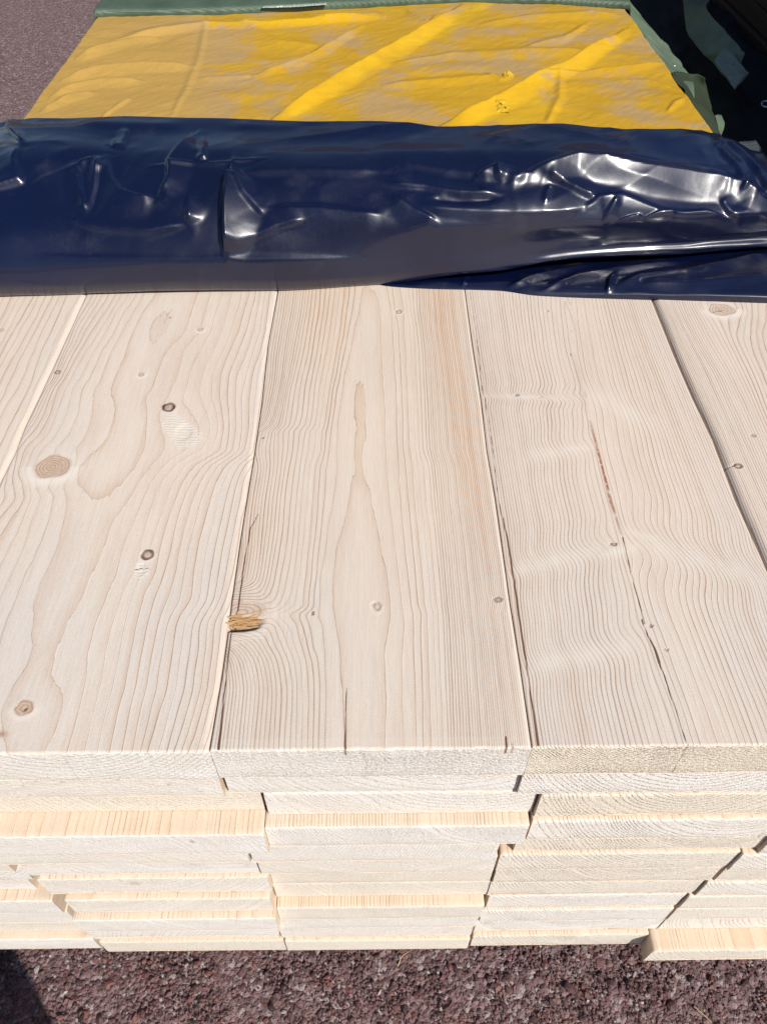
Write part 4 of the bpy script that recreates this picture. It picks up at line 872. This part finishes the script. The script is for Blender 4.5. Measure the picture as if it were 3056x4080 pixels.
    h = h + soft * (0.0045 * fbm(G[..., 0] * 6, G[..., 1] * 9, 3, 2) + 0.0004 * fbm(G[..., 0] * 30, G[..., 1] * 30, 9, 2) * sstep(650, 800, py))
    # folded ripples along the silhouette
    h = h + 0.0022 * np.exp(-((py - 500) / 16)**2) * vnoise(G[..., 0] * 30, G[..., 1] * 0, 15)
    fade = sstep(0, 0.03, np.linspace(0, 1, G.shape[0]))[:, None]
    G[..., 2] += h * fade; G[..., 1] -= h * fade * 0.5
    o = finish_sheet('blue_plastic_film', G, m, thick=0.0007, loc=(0.0, 0.76, ZT + 0.0025))
    tag(o, 'glossy dark blue plastic film bunched up across the planks', 'plastic film')
    # the lower layer peeping out to the right
    rows = [row([(1450, 1118), (1545, 1140), (1700, 1150), (1985, 1158), (2140, 1178), (2600, 1195), (3056, 1210), (3500, 1222)], .0008),
            row([(1450, 1112), (1545, 1130), (1700, 1136), (1985, 1142), (2140, 1160), (2600, 1175), (3056, 1186), (3500, 1195)], [.001, .002, .003, .003, .004, .006, .008, .008]),
            row([(1450, 1105), (1545, 1118), (1700, 1122), (1985, 1120), (2140, 1125), (2600, 1115), (3056, 1110), (3500, 1105)], [.001, .002, .004, .005, .007, .011, .014, .015]),
            row([(1450, 1098), (1545, 1108), (1700, 1100), (1985, 1075), (2140, 1060), (2600, 1030), (3056, 1000), (3500, 960)], [.001, .002, .004, .005, .006, .007, .009, .010]),
            row([(1450, 1090), (1545, 1098), (1700, 1080), (1985, 1030), (2140, 1010), (2600, 960), (3056, 930), (3500, 900)], [.001, .002, .003, .003, .003, .004, .005, .006])]
    xg = np.arange(0.0, 0.52, 0.0015); G = sheet('f', rows, xg, 0.0012, m)
    e = np.maximum(G[..., 0] - .472, 0); G[..., 2] -= 3 * e; G[..., 0] -= .6 * e
    px, py = proj(G)
    h = creases(px, py, [(Rc((520, 1255), (590, 1225), (650, 1195), (760, 1170), (900, 1145)), 3.5, 26, 30), (Rc((660, 1272), (740, 1235), (830, 1195), (1000, 1160), (1300, 1130)), 3.0, 26, 34),
                         (Rc((965, 1270), (975, 1215), (1000, 1182)), 4.5, 26, 16), (Rc((980, 1245), (1100, 1200), (1300, 1180), (1480, 1140), (1680, 1090)), 5, 50, 34),
                         (Rc((1100, 1230), (1350, 1225), (1680, 1190)), 3.5, 40, 34), (Rc((340, 1250), (350, 1205), (370, 1180)), 1.5, 14, 14)])
    G[..., 2] += (h + 0.0006 * fbm(G[..., 0]*30, G[..., 1]*60, 7, 2)) * sstep(0, .12, np.linspace(0, 1, len(G)))[:, None]
    f = finish_sheet('folded_layer', G, m, o, thick=0.0004); f.matrix_parent_inverse = Matrix.Translation(-o.location)
    f['label'] = 'lower layer of the film fanning out to the right'
    return o
build_blue()

def build_yellow():
    n = NT('dusty_yellow_film')
    big = n.noise(n.coords((9, 9, 1), loc=(1.3, .4, 0)), 1, 5, .55, .4); stp = n.noise(n.coords((38, 60, 1), rot=(0, 0, -0.42)), 1, 3, .55); fine = n.noise(n.coords((240, 240, 240)), 1, 3)
    mask = n.math('ADD', n.math('MULTIPLY', big, 0.75), n.math('MULTIPLY', stp, 0.30))
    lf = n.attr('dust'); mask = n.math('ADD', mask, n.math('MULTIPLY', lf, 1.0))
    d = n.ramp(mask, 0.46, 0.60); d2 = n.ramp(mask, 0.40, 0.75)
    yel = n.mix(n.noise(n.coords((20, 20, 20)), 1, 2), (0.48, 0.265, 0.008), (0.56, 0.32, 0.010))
    yel = n.mix(n.math('MULTIPLY', n.ramp(lf, -.02, -.15), n.ramp(big, .35, .65, .25, .8)), yel, (0.68, 0.41, 0.008))  # brighter yellow on folds: rubbed clean, with sunlight painted in
    dust = n.mix(n.ramp(lf, .0, .25), (0.36, 0.245, 0.13), (0.42, 0.25, 0.05))
    base = n.mix(n.math('MULTIPLY', d, 0.80), yel, dust); base = n.mix(n.math('MULTIPLY', d2, 0.38), base, (0.42, 0.26, 0.07))
    base = n.mix(0.22, base, n.mix(fine, (.3, .3, .3), (.75, .75, .75)), 'OVERLAY')
    m = n.set(Base_Color=base, Roughness=n.math('ADD', 0.36, n.math('MULTIPLY', d, 0.35)), Specular_IOR_Level=0.4, Normal=n.bump(n.math('ADD', fine, n.math('MULTIPLY', stp, .7)), 0.25, 0.0008))
    xs = np.concatenate([[-.498] * 8, np.linspace(-.497, .465, 460), [.466] * 8])
    zd = np.concatenate([np.linspace(-.14, -.004, 8), np.zeros(460), np.linspace(-.004, -.14, 8)])
    xo = np.concatenate([np.linspace(-.012, 0, 8), np.zeros(460), np.linspace(0, .012, 8)])
    ys = np.linspace(0.86, 1.95, 420); X, Y = np.meshgrid(xs + xo, ys); Z = ZT + 0.0055 + np.broadcast_to(zd, X.shape)
    G = np.stack([X, Y, Z], -1); px, py = proj(G)
    it = [(Lc((1180, 520), (1330, 430), (1500, 330), (1657, 240)) + Rc((110, 175), (230, 100), (340, 30)), 8, 52, 20), 
          (Rc((250, 545), (400, 480), (560, 400), (660, 352), (790, 290), (900, 225), (1040, 130)), 8, 55, 18),
          (Rc((690, 345), (950, 300), (1080, 290), (1215, 272)), 3, 26, 12), (Rc((0, 285), (300, 235), (600, 225), (900, 225)), 2.5, 26, 20), (Rc((0, 375), (250, 345), (520, 330)), 2.5, 26, 22),
          (Rc((420, 110), (620, 80), (900, 60), (1040, 70)), 2.5, 24, 16), (Rc((600, 210), (780, 170), (880, 100)), 2.5, 22, 22), (Rc((760, 320), (760, 420), (700, 540)), 2, 30, 30),
          (Lc((440, 190), (650, 150), (900, 120), (1200, 105), (1657, 72)) , 5, 16, 34), (Lc((330, 255), (430, 220), (560, 185), (700, 165)), 5, 28, 12),
          (Lc((270, 345), (420, 305), (600, 290), (850, 293)), 5, 28, 12), (Lc((225, 420), (330, 370), (450, 352), (620, 350)), 4, 26, 12), (Lc((180, 480), (300, 420), (420, 400)), 3, 26, 14),
          (Lc((735, 520), (800, 400), (860, 260), (905, 60)), 1.3, 22, 26), (Lc((440, 515), (510, 460), (575, 420)), 2, 12, 10), (Lc((860, 340), (1000, 335), (1100, 330)), 2, 14, 10),
          (Lc((1000, 80), (1200, 180), (1380, 200)), 2, 24, 30), (Lc((1300, 60), (1420, 90), (1657, 60)), 2.5, 24, 16), (Lc((1100, 330), (1290, 270), (1420, 200), (1560, 110)), 4, 30, 16),
          (Rc((1000, 340), (1150, 345), (1260, 380)), 1.5, 16, 12), (Rc((1225, 490), (1260, 450), (1300, 430)), 2, 20, 16), (Rc((90, 40), (200, 100), (240, 60)), 2, 20, 16),
          (Rc((440, 320), (500, 345), (560, 340)), 2, 10, 10)]
    h = creases(px, py, it, 1.3) * 1.6 + 0.0022 * fbm(X * 7 + Y * 4, Y * 14, 4, 3) + 0.0006 * np.abs(fbm(X * 30, Y * 60 - X * 40, 6, 3))
    on = (zd > -0.003)[None]
    G[..., 2] += np.where(on, h, h * 0.0); G[..., 0] += np.where(~on, 0.004 * fbm(Y * 12, Z * 30, 5, 2), 0.0015 * vnoise(Y*9, Y*0, 2) * (np.abs(X) > .40))
    dust_sun = 0.20 * (1 - sstep(650, 1050, px)) - 0.02 - 0.12 * np.exp(-((py - 95 + (px - 900) * .05) / 24)**2) * (1 - sstep(1200, 1560, px)) * sstep(380, 800, px)
    dust_sun = dust_sun - 0.12 * np.exp(-((py - (px*-0.575 + 1122 + 16*np.sin(px/90))) / 34)**2) * sstep(1000, 1250, px) - 0.11 * np.exp(-((py - (px*-0.525 + 1460 + 14*np.sin(px/70))) / 30)**2) * sstep(1650, 1850, px) - 0.15*np.exp(-((px-2090)/180)**2 - ((py-440)/60)**2)  # bands along the diagonal folds: cleaner film plus painted sunlight
    o = finish_sheet('yellow_plastic_sheet', G, m, thick=0.0005, attrs={'dust': dust_sun}, loc=(0, 0.9, ZT + .003))
    tag(o, 'dusty yellow plastic sheet stretched over the far part of the stack', 'plastic sheet')
    t = NT('clean_torn_film'); tm = t.set(Base_Color=(0.55, 0.34, 0.012), Roughness=0.3, Specular_IOR_Level=0.6)
    rs = np.random.RandomState(12)
    for k, (cx, cy, wpx, hpx) in enumerate([(2024, 306, 20, 16), (2136, 328, 30, 20), (1990, 424, 30, 22)]):
        c = on_z(cx, cy, .006); rx = wpx / 3117 * 1.5; ry = hpx / 3117 * 2.6
        g = 11; V = np.zeros((g, g, 3))
        for i in range(g):
            for j in range(g):
                u, v = i / (g-1) * 2 - 1, j / (g-1) * 2 - 1; rr = max(0, 1 - math.hypot(u, v))
                V[j, i] = [c[0] + rx*u*(1 + .2*rs.uniform(-1, 1)), c[1] + ry*v*(1 + .2*rs.uniform(-1, 1)), c[2] - .001 + (.007*rr**.7 + .0022*rs.rand()*(rr > .05)) * (1.2 if v > 0 else .7)]
        f = [tuple(q) for q in grid_faces(g, g).tolist() if rs.rand() > 0.03]
        q = mesh_obj('torn_flap', V.reshape(-1, 3), f, tm, o, False); q.matrix_parent_inverse = Matrix.Translation(-o.location)
        md = q.modifiers.new('t', 'SOLIDIFY'); md.thickness = .0004
    return o
build_yellow()

def tarp_mat(name, ca, cb, rough=0.5, spec=.4):
    n = NT(name)
    wv = n.node('ShaderNodeTexWave', bands_direction='X'); n.put(wv.inputs['Vector'], n.coords((1, 1, 1))); wv.inputs['Scale'].default_value = 160
    wv2 = n.node('ShaderNodeTexWave', bands_direction='Y'); n.put(wv2.inputs['Vector'], n.coords((1, 1, 1))); wv2.inputs['Scale'].default_value = 160
    b = n.noise(n.coords((14, 14, 14)), 1, 4)
    base = n.mix(n.ramp(b, .3, .7), ca, cb); h = n.math('ADD', wv.outputs['Fac'], wv2.outputs['Fac'])
    base = n.mix(n.math('MULTIPLY', h, 0.12), base, tuple(min(1, v*2) for v in cb))
    return n.set(Base_Color=base, Roughness=rough, Specular_IOR_Level=spec, Normal=n.bump(n.math('ADD', h, n.math('MULTIPLY', b, 6)), 0.5, 0.0006))
def quad_sheet(A, B, mat, name, parent=None, n=(60, 14), seed=0, amp=.003, thick=.0007, sag=0, freq=22):
    """surface between two 3-D polylines"""
    A, B = np.asarray(A, float), np.asarray(B, float)
    def rs_(P):
        s = np.linspace(0, 1, len(P)); return pchip(s, P, np.linspace(0, 1, n[0]))
    a, b = rs_(A), rs_(B); t = np.linspace(0, 1, n[1])[None, :, None]; G = a[:, None] * (1 - t) + b[:, None] * t
    G[..., 2] += amp * fbm(G[..., 0] * freq, G[..., 1] * freq, seed, 3) - sag * np.sin(t[..., 0] * math.pi)
    G[..., 0] += amp * .6 * fbm(G[..., 1] * freq, G[..., 2] * freq, seed + 4, 2)
    return finish_sheet(name, G, mat, parent, thick)
def torus(name, c, R_, r, mat, parent, tilt=(0, 0, 0)):
    V = []; F = []; N, M = 20, 8
    rot = Matrix.Rotation(tilt[0], 3, 'X') @ Matrix.Rotation(tilt[1], 3, 'Y')
    for i in range(N):
        for j in range(M):
            a, b = 2*math.pi*i/N, 2*math.pi*j/M
            v = rot @ Vector(((R_ + r*math.cos(b))*math.cos(a), (R_ + r*math.cos(b))*math.sin(a), r*.6*math.sin(b))); V.append((c[0]+v.x, c[1]+v.y, c[2]+v.z))
            F.append((i*M+j, ((i+1) % N)*M+j, ((i+1) % N)*M+(j+1) % M, i*M+(j+1) % M))
    return mesh_obj(name, V, F, mat, parent, True)
def z3(pts, zs):
    zs = np.broadcast_to(zs, (len(pts),)); return np.array([on_z(a, b, z) for (a, b), z in zip(pts, zs)])
def build_tarps():
    gm = tarp_mat('green_woven_tarp', (0.040, 0.068, 0.042), (0.078, 0.115, 0.075), .4)
    dk = tarp_mat('dark_tarp', (0.006, 0.009, 0.012), (0.012, 0.016, 0.020), .6, .2)
    gb = tarp_mat('green_tarp_lightened', (0.075, 0.120, 0.075), (0.15, 0.20, 0.14), .35, .6)  # lighter copy of the green, brightened to offset the gap's shade
    me = NT('eyelet_metal').set(Base_Color=(.75, .75, .78), Metallic=1.0, Roughness=.35)
    sn = NT('shiny_tape'); vv = sn.node('ShaderNodeTexVoronoi'); sn.put(vv.inputs['Vector'], sn.coords((1, 1, 1))); vv.inputs['Scale'].default_value = 260
    sm = sn.set(Base_Color=(.32, .38, .33), Roughness=.18, Specular_IOR_Level=.9, Normal=sn.bump(sn.math('ADD', vv.outputs['Distance'], sn.noise(sn.coords((120, 120, 120)), 1, 3)), .9, .002))
    # over the far end of the stack
    fe = Lc((430, 70), (470, 68), (700, 66), (1000, 58), (1400, 38), (1657, 24)) + Rc((200, 14), (420, 10), (700, 14), (1000, 30), (1060, 32))
    fr = z3(fe, .0075); X = fr[:, 0]
    rows = [fr - [0, .0, .0045], fr + [0, -.001, .002], fr + [0, .004, .010], fr + [0, .03, .012], fr + [0, .12, .010], fr + [0, .5, .012], fr + [0, 1.35, .012]]
    xg = np.arange(-.66, .66, .004); G = sheet('g', rows, xg, .004, gm)
    for sg, lim in ((-1, .503), (1, .474)):
        e = np.maximum(sg * G[..., 0] - lim, 0); G[..., 2] -= e * 2.2; G[..., 0] -= sg * e * .55
    G[..., 2] += .0022 * fbm(G[..., 0] * 14, G[..., 1] * 20, 5, 3) * sstep(0, .1, np.linspace(0, 1, len(G)))[:, None]
    G[..., 1] -= .05 * sstep(.50, .56, -G[..., 0])
    o = finish_sheet('green_tarpaulin', G, gm, thick=.001, loc=(0, 1.65, ZT + .004))
    tag(o, 'woven green tarpaulin over the far end of the stack behind the yellow sheet', 'tarpaulin')
    pi = Matrix.Translation(-o.location)
    tp = quad_sheet(z3(Lc((1130, 34), (1260, 30), (1410, 22)), .0160), z3(Lc((1150, -60), (1280, -62), (1430, -70)), .0175), sm, 'shiny_tape', o, (30, 12), 3, .0008, .0003); tp.matrix_parent_inverse = pi
    # strips hanging on the right flank of the stack
    s = quad_sheet(z3(Gc((190, 40), (290, 200), (400, 370), (540, 570), (640, 700), (740, 735)), [-.012]*6), z3(Gc((262, -20), (375, 145), (500, 300), (620, 440), (755, 590), (852, 750)), [-.03, -.05, -.07, -.08, -.08, -.07]), gb, 'hanging_strip', o, (90, 20), 8, .004)
    s.matrix_parent_inverse = pi
    e = torus('eyelet', on_z(*Gc((722, 672))[0], -.052), .006, .0017, me, o, (.2, .6, 0)); e.matrix_parent_inverse = pi
    o2 = quad_sheet(z3(Gc((690, 730), (760, 880), (890, 1070), (1000, 1230), (1090, 1385)), -.014), z3(Gc((1035, 765), (1048, 880), (1080, 1010), (1120, 1180), (1172, 1370)), [-.04, -.07, -.09, -.09, -.09]), tarp_mat('shaded_olive_tarp', (.018, .028, .014), (.03, .042, .022), .6), 'hanging_tarp_flap', None, (60, 20), 4, .004)  # flap of the same tarp; its shade is put into the darker olive
    tag(o2, 'dark olive tarpaulin flap hanging beside the right edge of the yellow sheet', 'tarpaulin flap')
    for i, (a, b) in enumerate(((((780, 890), (820, 940), (895, 1055)), ((800, 885), (880, 905), (900, 1060))), (((1118, 1170), (1150, 1260), (1165, 1370)), ((1195, 1160), (1215, 1260), (1185, 1370))))):
        p = quad_sheet(z3(Gc(*a), -.10 if i else -.012), z3(Gc(*b), -.12 if i else -.016), gb, 'pale_green_patch', o2, (12, 8), 2, .002)
        if i == 0: p.location.z += .010
    # cover of the neighbouring pack, lying in the gap
    xs = np.linspace(.475, 1.0, 90); ys = np.linspace(.45, 3.6, 240); X, Y = np.meshgrid(xs, ys)
    Z = ZT - .30 + .10 * sstep(.52, .9, X) + .018 * fbm(X * 9, Y * 5, 3, 4) - .09 * np.exp(-((X - .56) / .05)**2)
    Z = np.maximum(Z, .02)
    b = finish_sheet('dark_tarpaulin', np.stack([X, Y, Z], -1), dk, thick=.001, loc=(.75, 1.5, .1))
    tag(b, 'near black tarpaulin sunk in the shaded gap right of the stack', 'tarpaulin')
    pb = Matrix.Translation(-b.location)
    e = torus('eyelet', on_z(*Gc((1645, 1045))[0], -.20), .009, .0022, me, b, (.3, -.2, 0)); e.matrix_parent_inverse = pb
    g2 = quad_sheet(z3(Gc((800, -60), (835, 200), (880, 390), (1000, 530), (1130, 640), (1325, 905)), -.17), z3(Gc((1090, -60), (1085, 160), (1320, 400), (1440, 525), (1400, 640), (1478, 735)), [-.14, -.13, -.13, -.12, -.14, -.15]), gb, 'green_tarp_strip', None, (110, 34), 6, .0045, freq=11)
    tag(g2, 'crumpled green tarpaulin strip in the upper right corner with a shiny patch', 'tarpaulin strip')
    p = quad_sheet(z3(Gc((1118, 600), (1170, 540), (1240, 460)), -.135), z3(Gc((1330, 892), (1395, 810), (1475, 728)), -.135), sm, 'glint_patch', g2, (26, 26), 2, .002)  # pale glossy sheet laid on as the tarp's silvery reflection
    s3 = quad_sheet(z3(Gc((1330, 1425), (1440, 1420), (1550, 1415)), -.11), z3(Gc((1400, 1560), (1560, 1600), (1640, 1580)), -.13), tarp_mat('navy_tarp', (.010, .016, .022), (.02, .03, .035), .5), 'film_scrap', None, (20, 12), 2, .004)
    tag(s3, 'small dark tarpaulin scrap sticking up behind the right end of the blue film', 'tarpaulin scrap')
    # the tall neighbouring timber pack
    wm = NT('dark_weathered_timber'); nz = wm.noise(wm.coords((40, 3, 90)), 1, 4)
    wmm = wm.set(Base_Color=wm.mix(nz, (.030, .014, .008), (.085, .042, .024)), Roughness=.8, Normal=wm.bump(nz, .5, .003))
    rt = bpy.data.objects.new('timber_pack', None); C.objects.link(rt); rt.location = (1.3, 2.0, 0)
    rs = np.random.RandomState(5)
    for k in range(17):
        z0 = .06 + k * .047
        for j in range(3):
            v = []; x0 = .94 + j * .21 + rs.uniform(-.006, .006); x1 = x0 + .2; ya = .30 + rs.uniform(-.02, .02); yb = 4.6
            c_ = .003
            prof = [(x0 + c_, z0), (x1 - c_, z0), (x1, z0 + c_), (x1, z0 + .045 - c_), (x1 - c_, z0 + .045), (x0 + c_, z0 + .045), (x0, z0 + .045 - c_), (x0, z0 + c_)]
            for y in (ya, yb): v += [(a - 1.3, y - 2.0, b_) for a, b_ in prof]
            f = [tuple(range(8)), tuple(range(8, 16))[::-1]] + [(i, 8+i, 8+(i+1) % 8, (i+1) % 8) for i in range(8)]
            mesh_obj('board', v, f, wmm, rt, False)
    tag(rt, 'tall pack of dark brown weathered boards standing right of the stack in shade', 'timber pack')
build_tarps()

def build_person():
    rt = None
    # standing behind and left of the camera, holding the phone out; only the shadow reaches the picture
    import bmesh
    bx, by = PERSON
    J = {'pelvis': (0, 0, .93), 'spine': (0, .01, 1.12), 'chest': (0, .02, 1.33), 'neck': (0, .03, 1.50), 'head': (0, .07, 1.60), 'crown': (0, .08, 1.71),
         'lhip': (-.10, 0, .90), 'lknee': (-.12, .03, .49), 'lank': (-.13, -.01, .09), 'ltoe': (-.15, .17, .035),
         'rhip': (.10, 0, .90), 'rknee': (.12, .03, .49), 'rank': (.13, -.01, .09), 'rtoe': (.15, .17, .035),
         'lsh': (-.18, .02, 1.42), 'lel': (-.25, -.03, 1.13), 'lwr': (-.22, .12, .92), 'lhand': (-.215, .15, .86),
         'rsh': (.18, .02, 1.42), 'rel': (.19, -.02, .88), 'rwr': (.05, .25, 1.05), 'rhand': (.01, .31, 1.04)}
    E = [('pelvis', 'spine'), ('spine', 'chest'), ('chest', 'neck'), ('neck', 'head'), ('head', 'crown'), ('pelvis', 'lhip'), ('lhip', 'lknee'), ('lknee', 'lank'), ('lank', 'ltoe'),
         ('pelvis', 'rhip'), ('rhip', 'rknee'), ('rknee', 'rank'), ('rank', 'rtoe'), ('chest', 'lsh'), ('lsh', 'lel'), ('lel', 'lwr'), ('lwr', 'lhand'), ('chest', 'rsh'), ('rsh', 'rel'), ('rel', 'rwr'), ('rwr', 'rhand')]
    Rad = {'pelvis': .17, 'spine': .135, 'chest': .15, 'neck': .055, 'head': .085, 'crown': .06, 'lhip': .09, 'rhip': .09, 'lknee': .06, 'rknee': .06, 'lank': .042, 'rank': .042, 'ltoe': .035, 'rtoe': .035,
           'lsh': .06, 'rsh': .06, 'lel': .043, 'rel': .043, 'lwr': .028, 'rwr': .028, 'lhand': .03, 'rhand': .03}
    for sd in ('l', 'r'):
        h = np.array(J[sd + 'hand'])
        for i in range(4):
            a = h + [(-.027 + .018*i), .035, -.01]; b = a + [0, .032, -.012 - .004*i]; c = b + [0, .006, -.024]
            J['%sf%da' % (sd, i)] = tuple(a); J['%sf%db' % (sd, i)] = tuple(b); J['%sf%dc' % (sd, i)] = tuple(c)
            E += [(sd + 'hand', '%sf%da' % (sd, i)), ('%sf%da' % (sd, i), '%sf%db' % (sd, i)), ('%sf%db' % (sd, i), '%sf%dc' % (sd, i))]
            for q in 'abc': Rad['%sf%d%s' % (sd, i, q)] = .009
    names = list(J); me = bpy.data.meshes.new('person')
    me.from_pydata([J[n] for n in names], [(names.index(a), names.index(b)) for a, b in E], [])
    o = bpy.data.objects.new('person', me); C.objects.link(o); o.location = (bx, by, 0)
    sk = o.modifiers.new('skin', 'SKIN'); sl = me.skin_vertices[0].data
    for i, nme in enumerate(names): sl[i].radius = (Rad[nme],) * 2; sl[i].use_root = nme == 'pelvis'
    for i, nme in enumerate(names):
        if nme == 'chest': sl[i].radius = (.17, .12)
        if nme == 'spine': sl[i].radius = (.15, .11)
    o.modifiers.new('sub', 'SUBSURF').levels = 1; o.modifiers['sub'].render_levels = 2
    n = NT('work_clothes'); nn = n.noise(n.coords((30, 30, 30)), 1, 3)
    me.materials.append(n.set(Base_Color=n.mix(nn, (.05, .06, .08), (.09, .10, .13)), Roughness=.9))
    tag(o, 'person in dark clothes standing behind the camera at the near end of the stack', 'person')
PERSON = (-0.085, -0.42)
build_person()
def build_unseen_packs():
    """unseen packs added beyond the view so that the film mirrors something dark"""
    wm = NT('unseen_pack_timber'); nz = wm.noise(wm.coords((3, 40, 22)), 1, 4)
    m = wm.set(Base_Color=wm.mix(nz, (.040, .024, .016), (.11, .07, .045)), Roughness=.85)
    rs = np.random.RandomState(9); n = 0
    for (x0, y0, lv) in ((-3.2, 6.2, 2), (-1.0, 6.4, 3), (1.2, 6.1, 3), (3.4, 6.3, 2)):  # added out of view to block the bright low sky
        for k in range(lv):
            V = []; F = []
            for i in range(14):
                z = k * .78 + .08 + i * .048; dx = rs.uniform(-.01, .01); a = x0 + dx; b = x0 + 2.0 + dx; c = y0 + rs.uniform(-.01, .01); d = y0 + 1.1; q = len(V); e = .004
                V += [(a, c, z), (b, c, z), (b, d, z), (a, d, z), (a, c, z + .044), (b, c, z + .044), (b, d, z + .044), (a, d, z + .044)]
                F += [(q, q+3, q+2, q+1), (q+4, q+5, q+6, q+7), (q, q+1, q+5, q+4), (q+1, q+2, q+6, q+5), (q+2, q+3, q+7, q+6), (q+3, q, q+4, q+7)]
            o = mesh_obj('timber_pack', V, F, m, None, False, loc=(x0 + 1, y0 + .5, k * .78 + .04))
            row_ = ['leftmost', 'second', 'third', 'rightmost'][int(round((x0 + 3.2) / 2.2))]
            tag(o, '%s unseen pack added to darken the film reflections, far row, level %s' % (row_, ['one', 'two', 'three'][k]), 'timber pack', 'unseen packs added to darken the film reflections')
build_unseen_packs()
def build_straws():
    n = NT('dry_straw'); m = n.set(Base_Color=n.mix(n.noise(n.coords((400, 400, 400)), 1, 2), (.42, .30, .14), (.62, .48, .26)), Roughness=.6)
    def gz(x, y):
        r = ray(x, y); t = (0.006 - CAMZ) / r[2]; return CAM + r * t
    for pts, lab in (([(300, 136), (330, 141), (365, 128), (392, 124)], 'thin dry straw lying on the ground beside the left edge of the yellow sheet'),
                     ([(1585, 3850), (1600, 3815), (1630, 3790)], 'thin dry straw on the gravel below the middle column of planks'),
                     ([(2765, 4010), (2800, 4045), (2835, 4075)], 'thin dry straw on the gravel near the lower right corner')):
        P = np.array([gz(*p) for p in pts]); s = np.linspace(0, 1, len(P)); Q = pchip(s, P, np.linspace(0, 1, 14)); V = []; F = []
        Q[:, 2] += .002 * np.sin(np.linspace(0, math.pi, 14))
        for i, q in enumerate(Q):
            t = Q[min(i + 1, 13)] - Q[max(i - 1, 0)]; t /= np.linalg.norm(t); a = np.cross(t, [0, 0, 1]); a /= np.linalg.norm(a); b = np.cross(a, t); r_ = .0007 * (1 - .6 * i / 13)
            for k in range(5): V.append(q + r_ * (a * math.cos(k*2*math.pi/5) + b * math.sin(k*2*math.pi/5)))
        for i in range(13):
            for k in range(5): F.append((i*5+k, i*5+(k+1) % 5, (i+1)*5+(k+1) % 5, (i+1)*5+k))
        o = mesh_obj('straw', V, F, m, None, True, loc=tuple(float(v) for v in Q[0])); tag(o, lab, 'straw', 'dry straws on the ground')
build_straws()
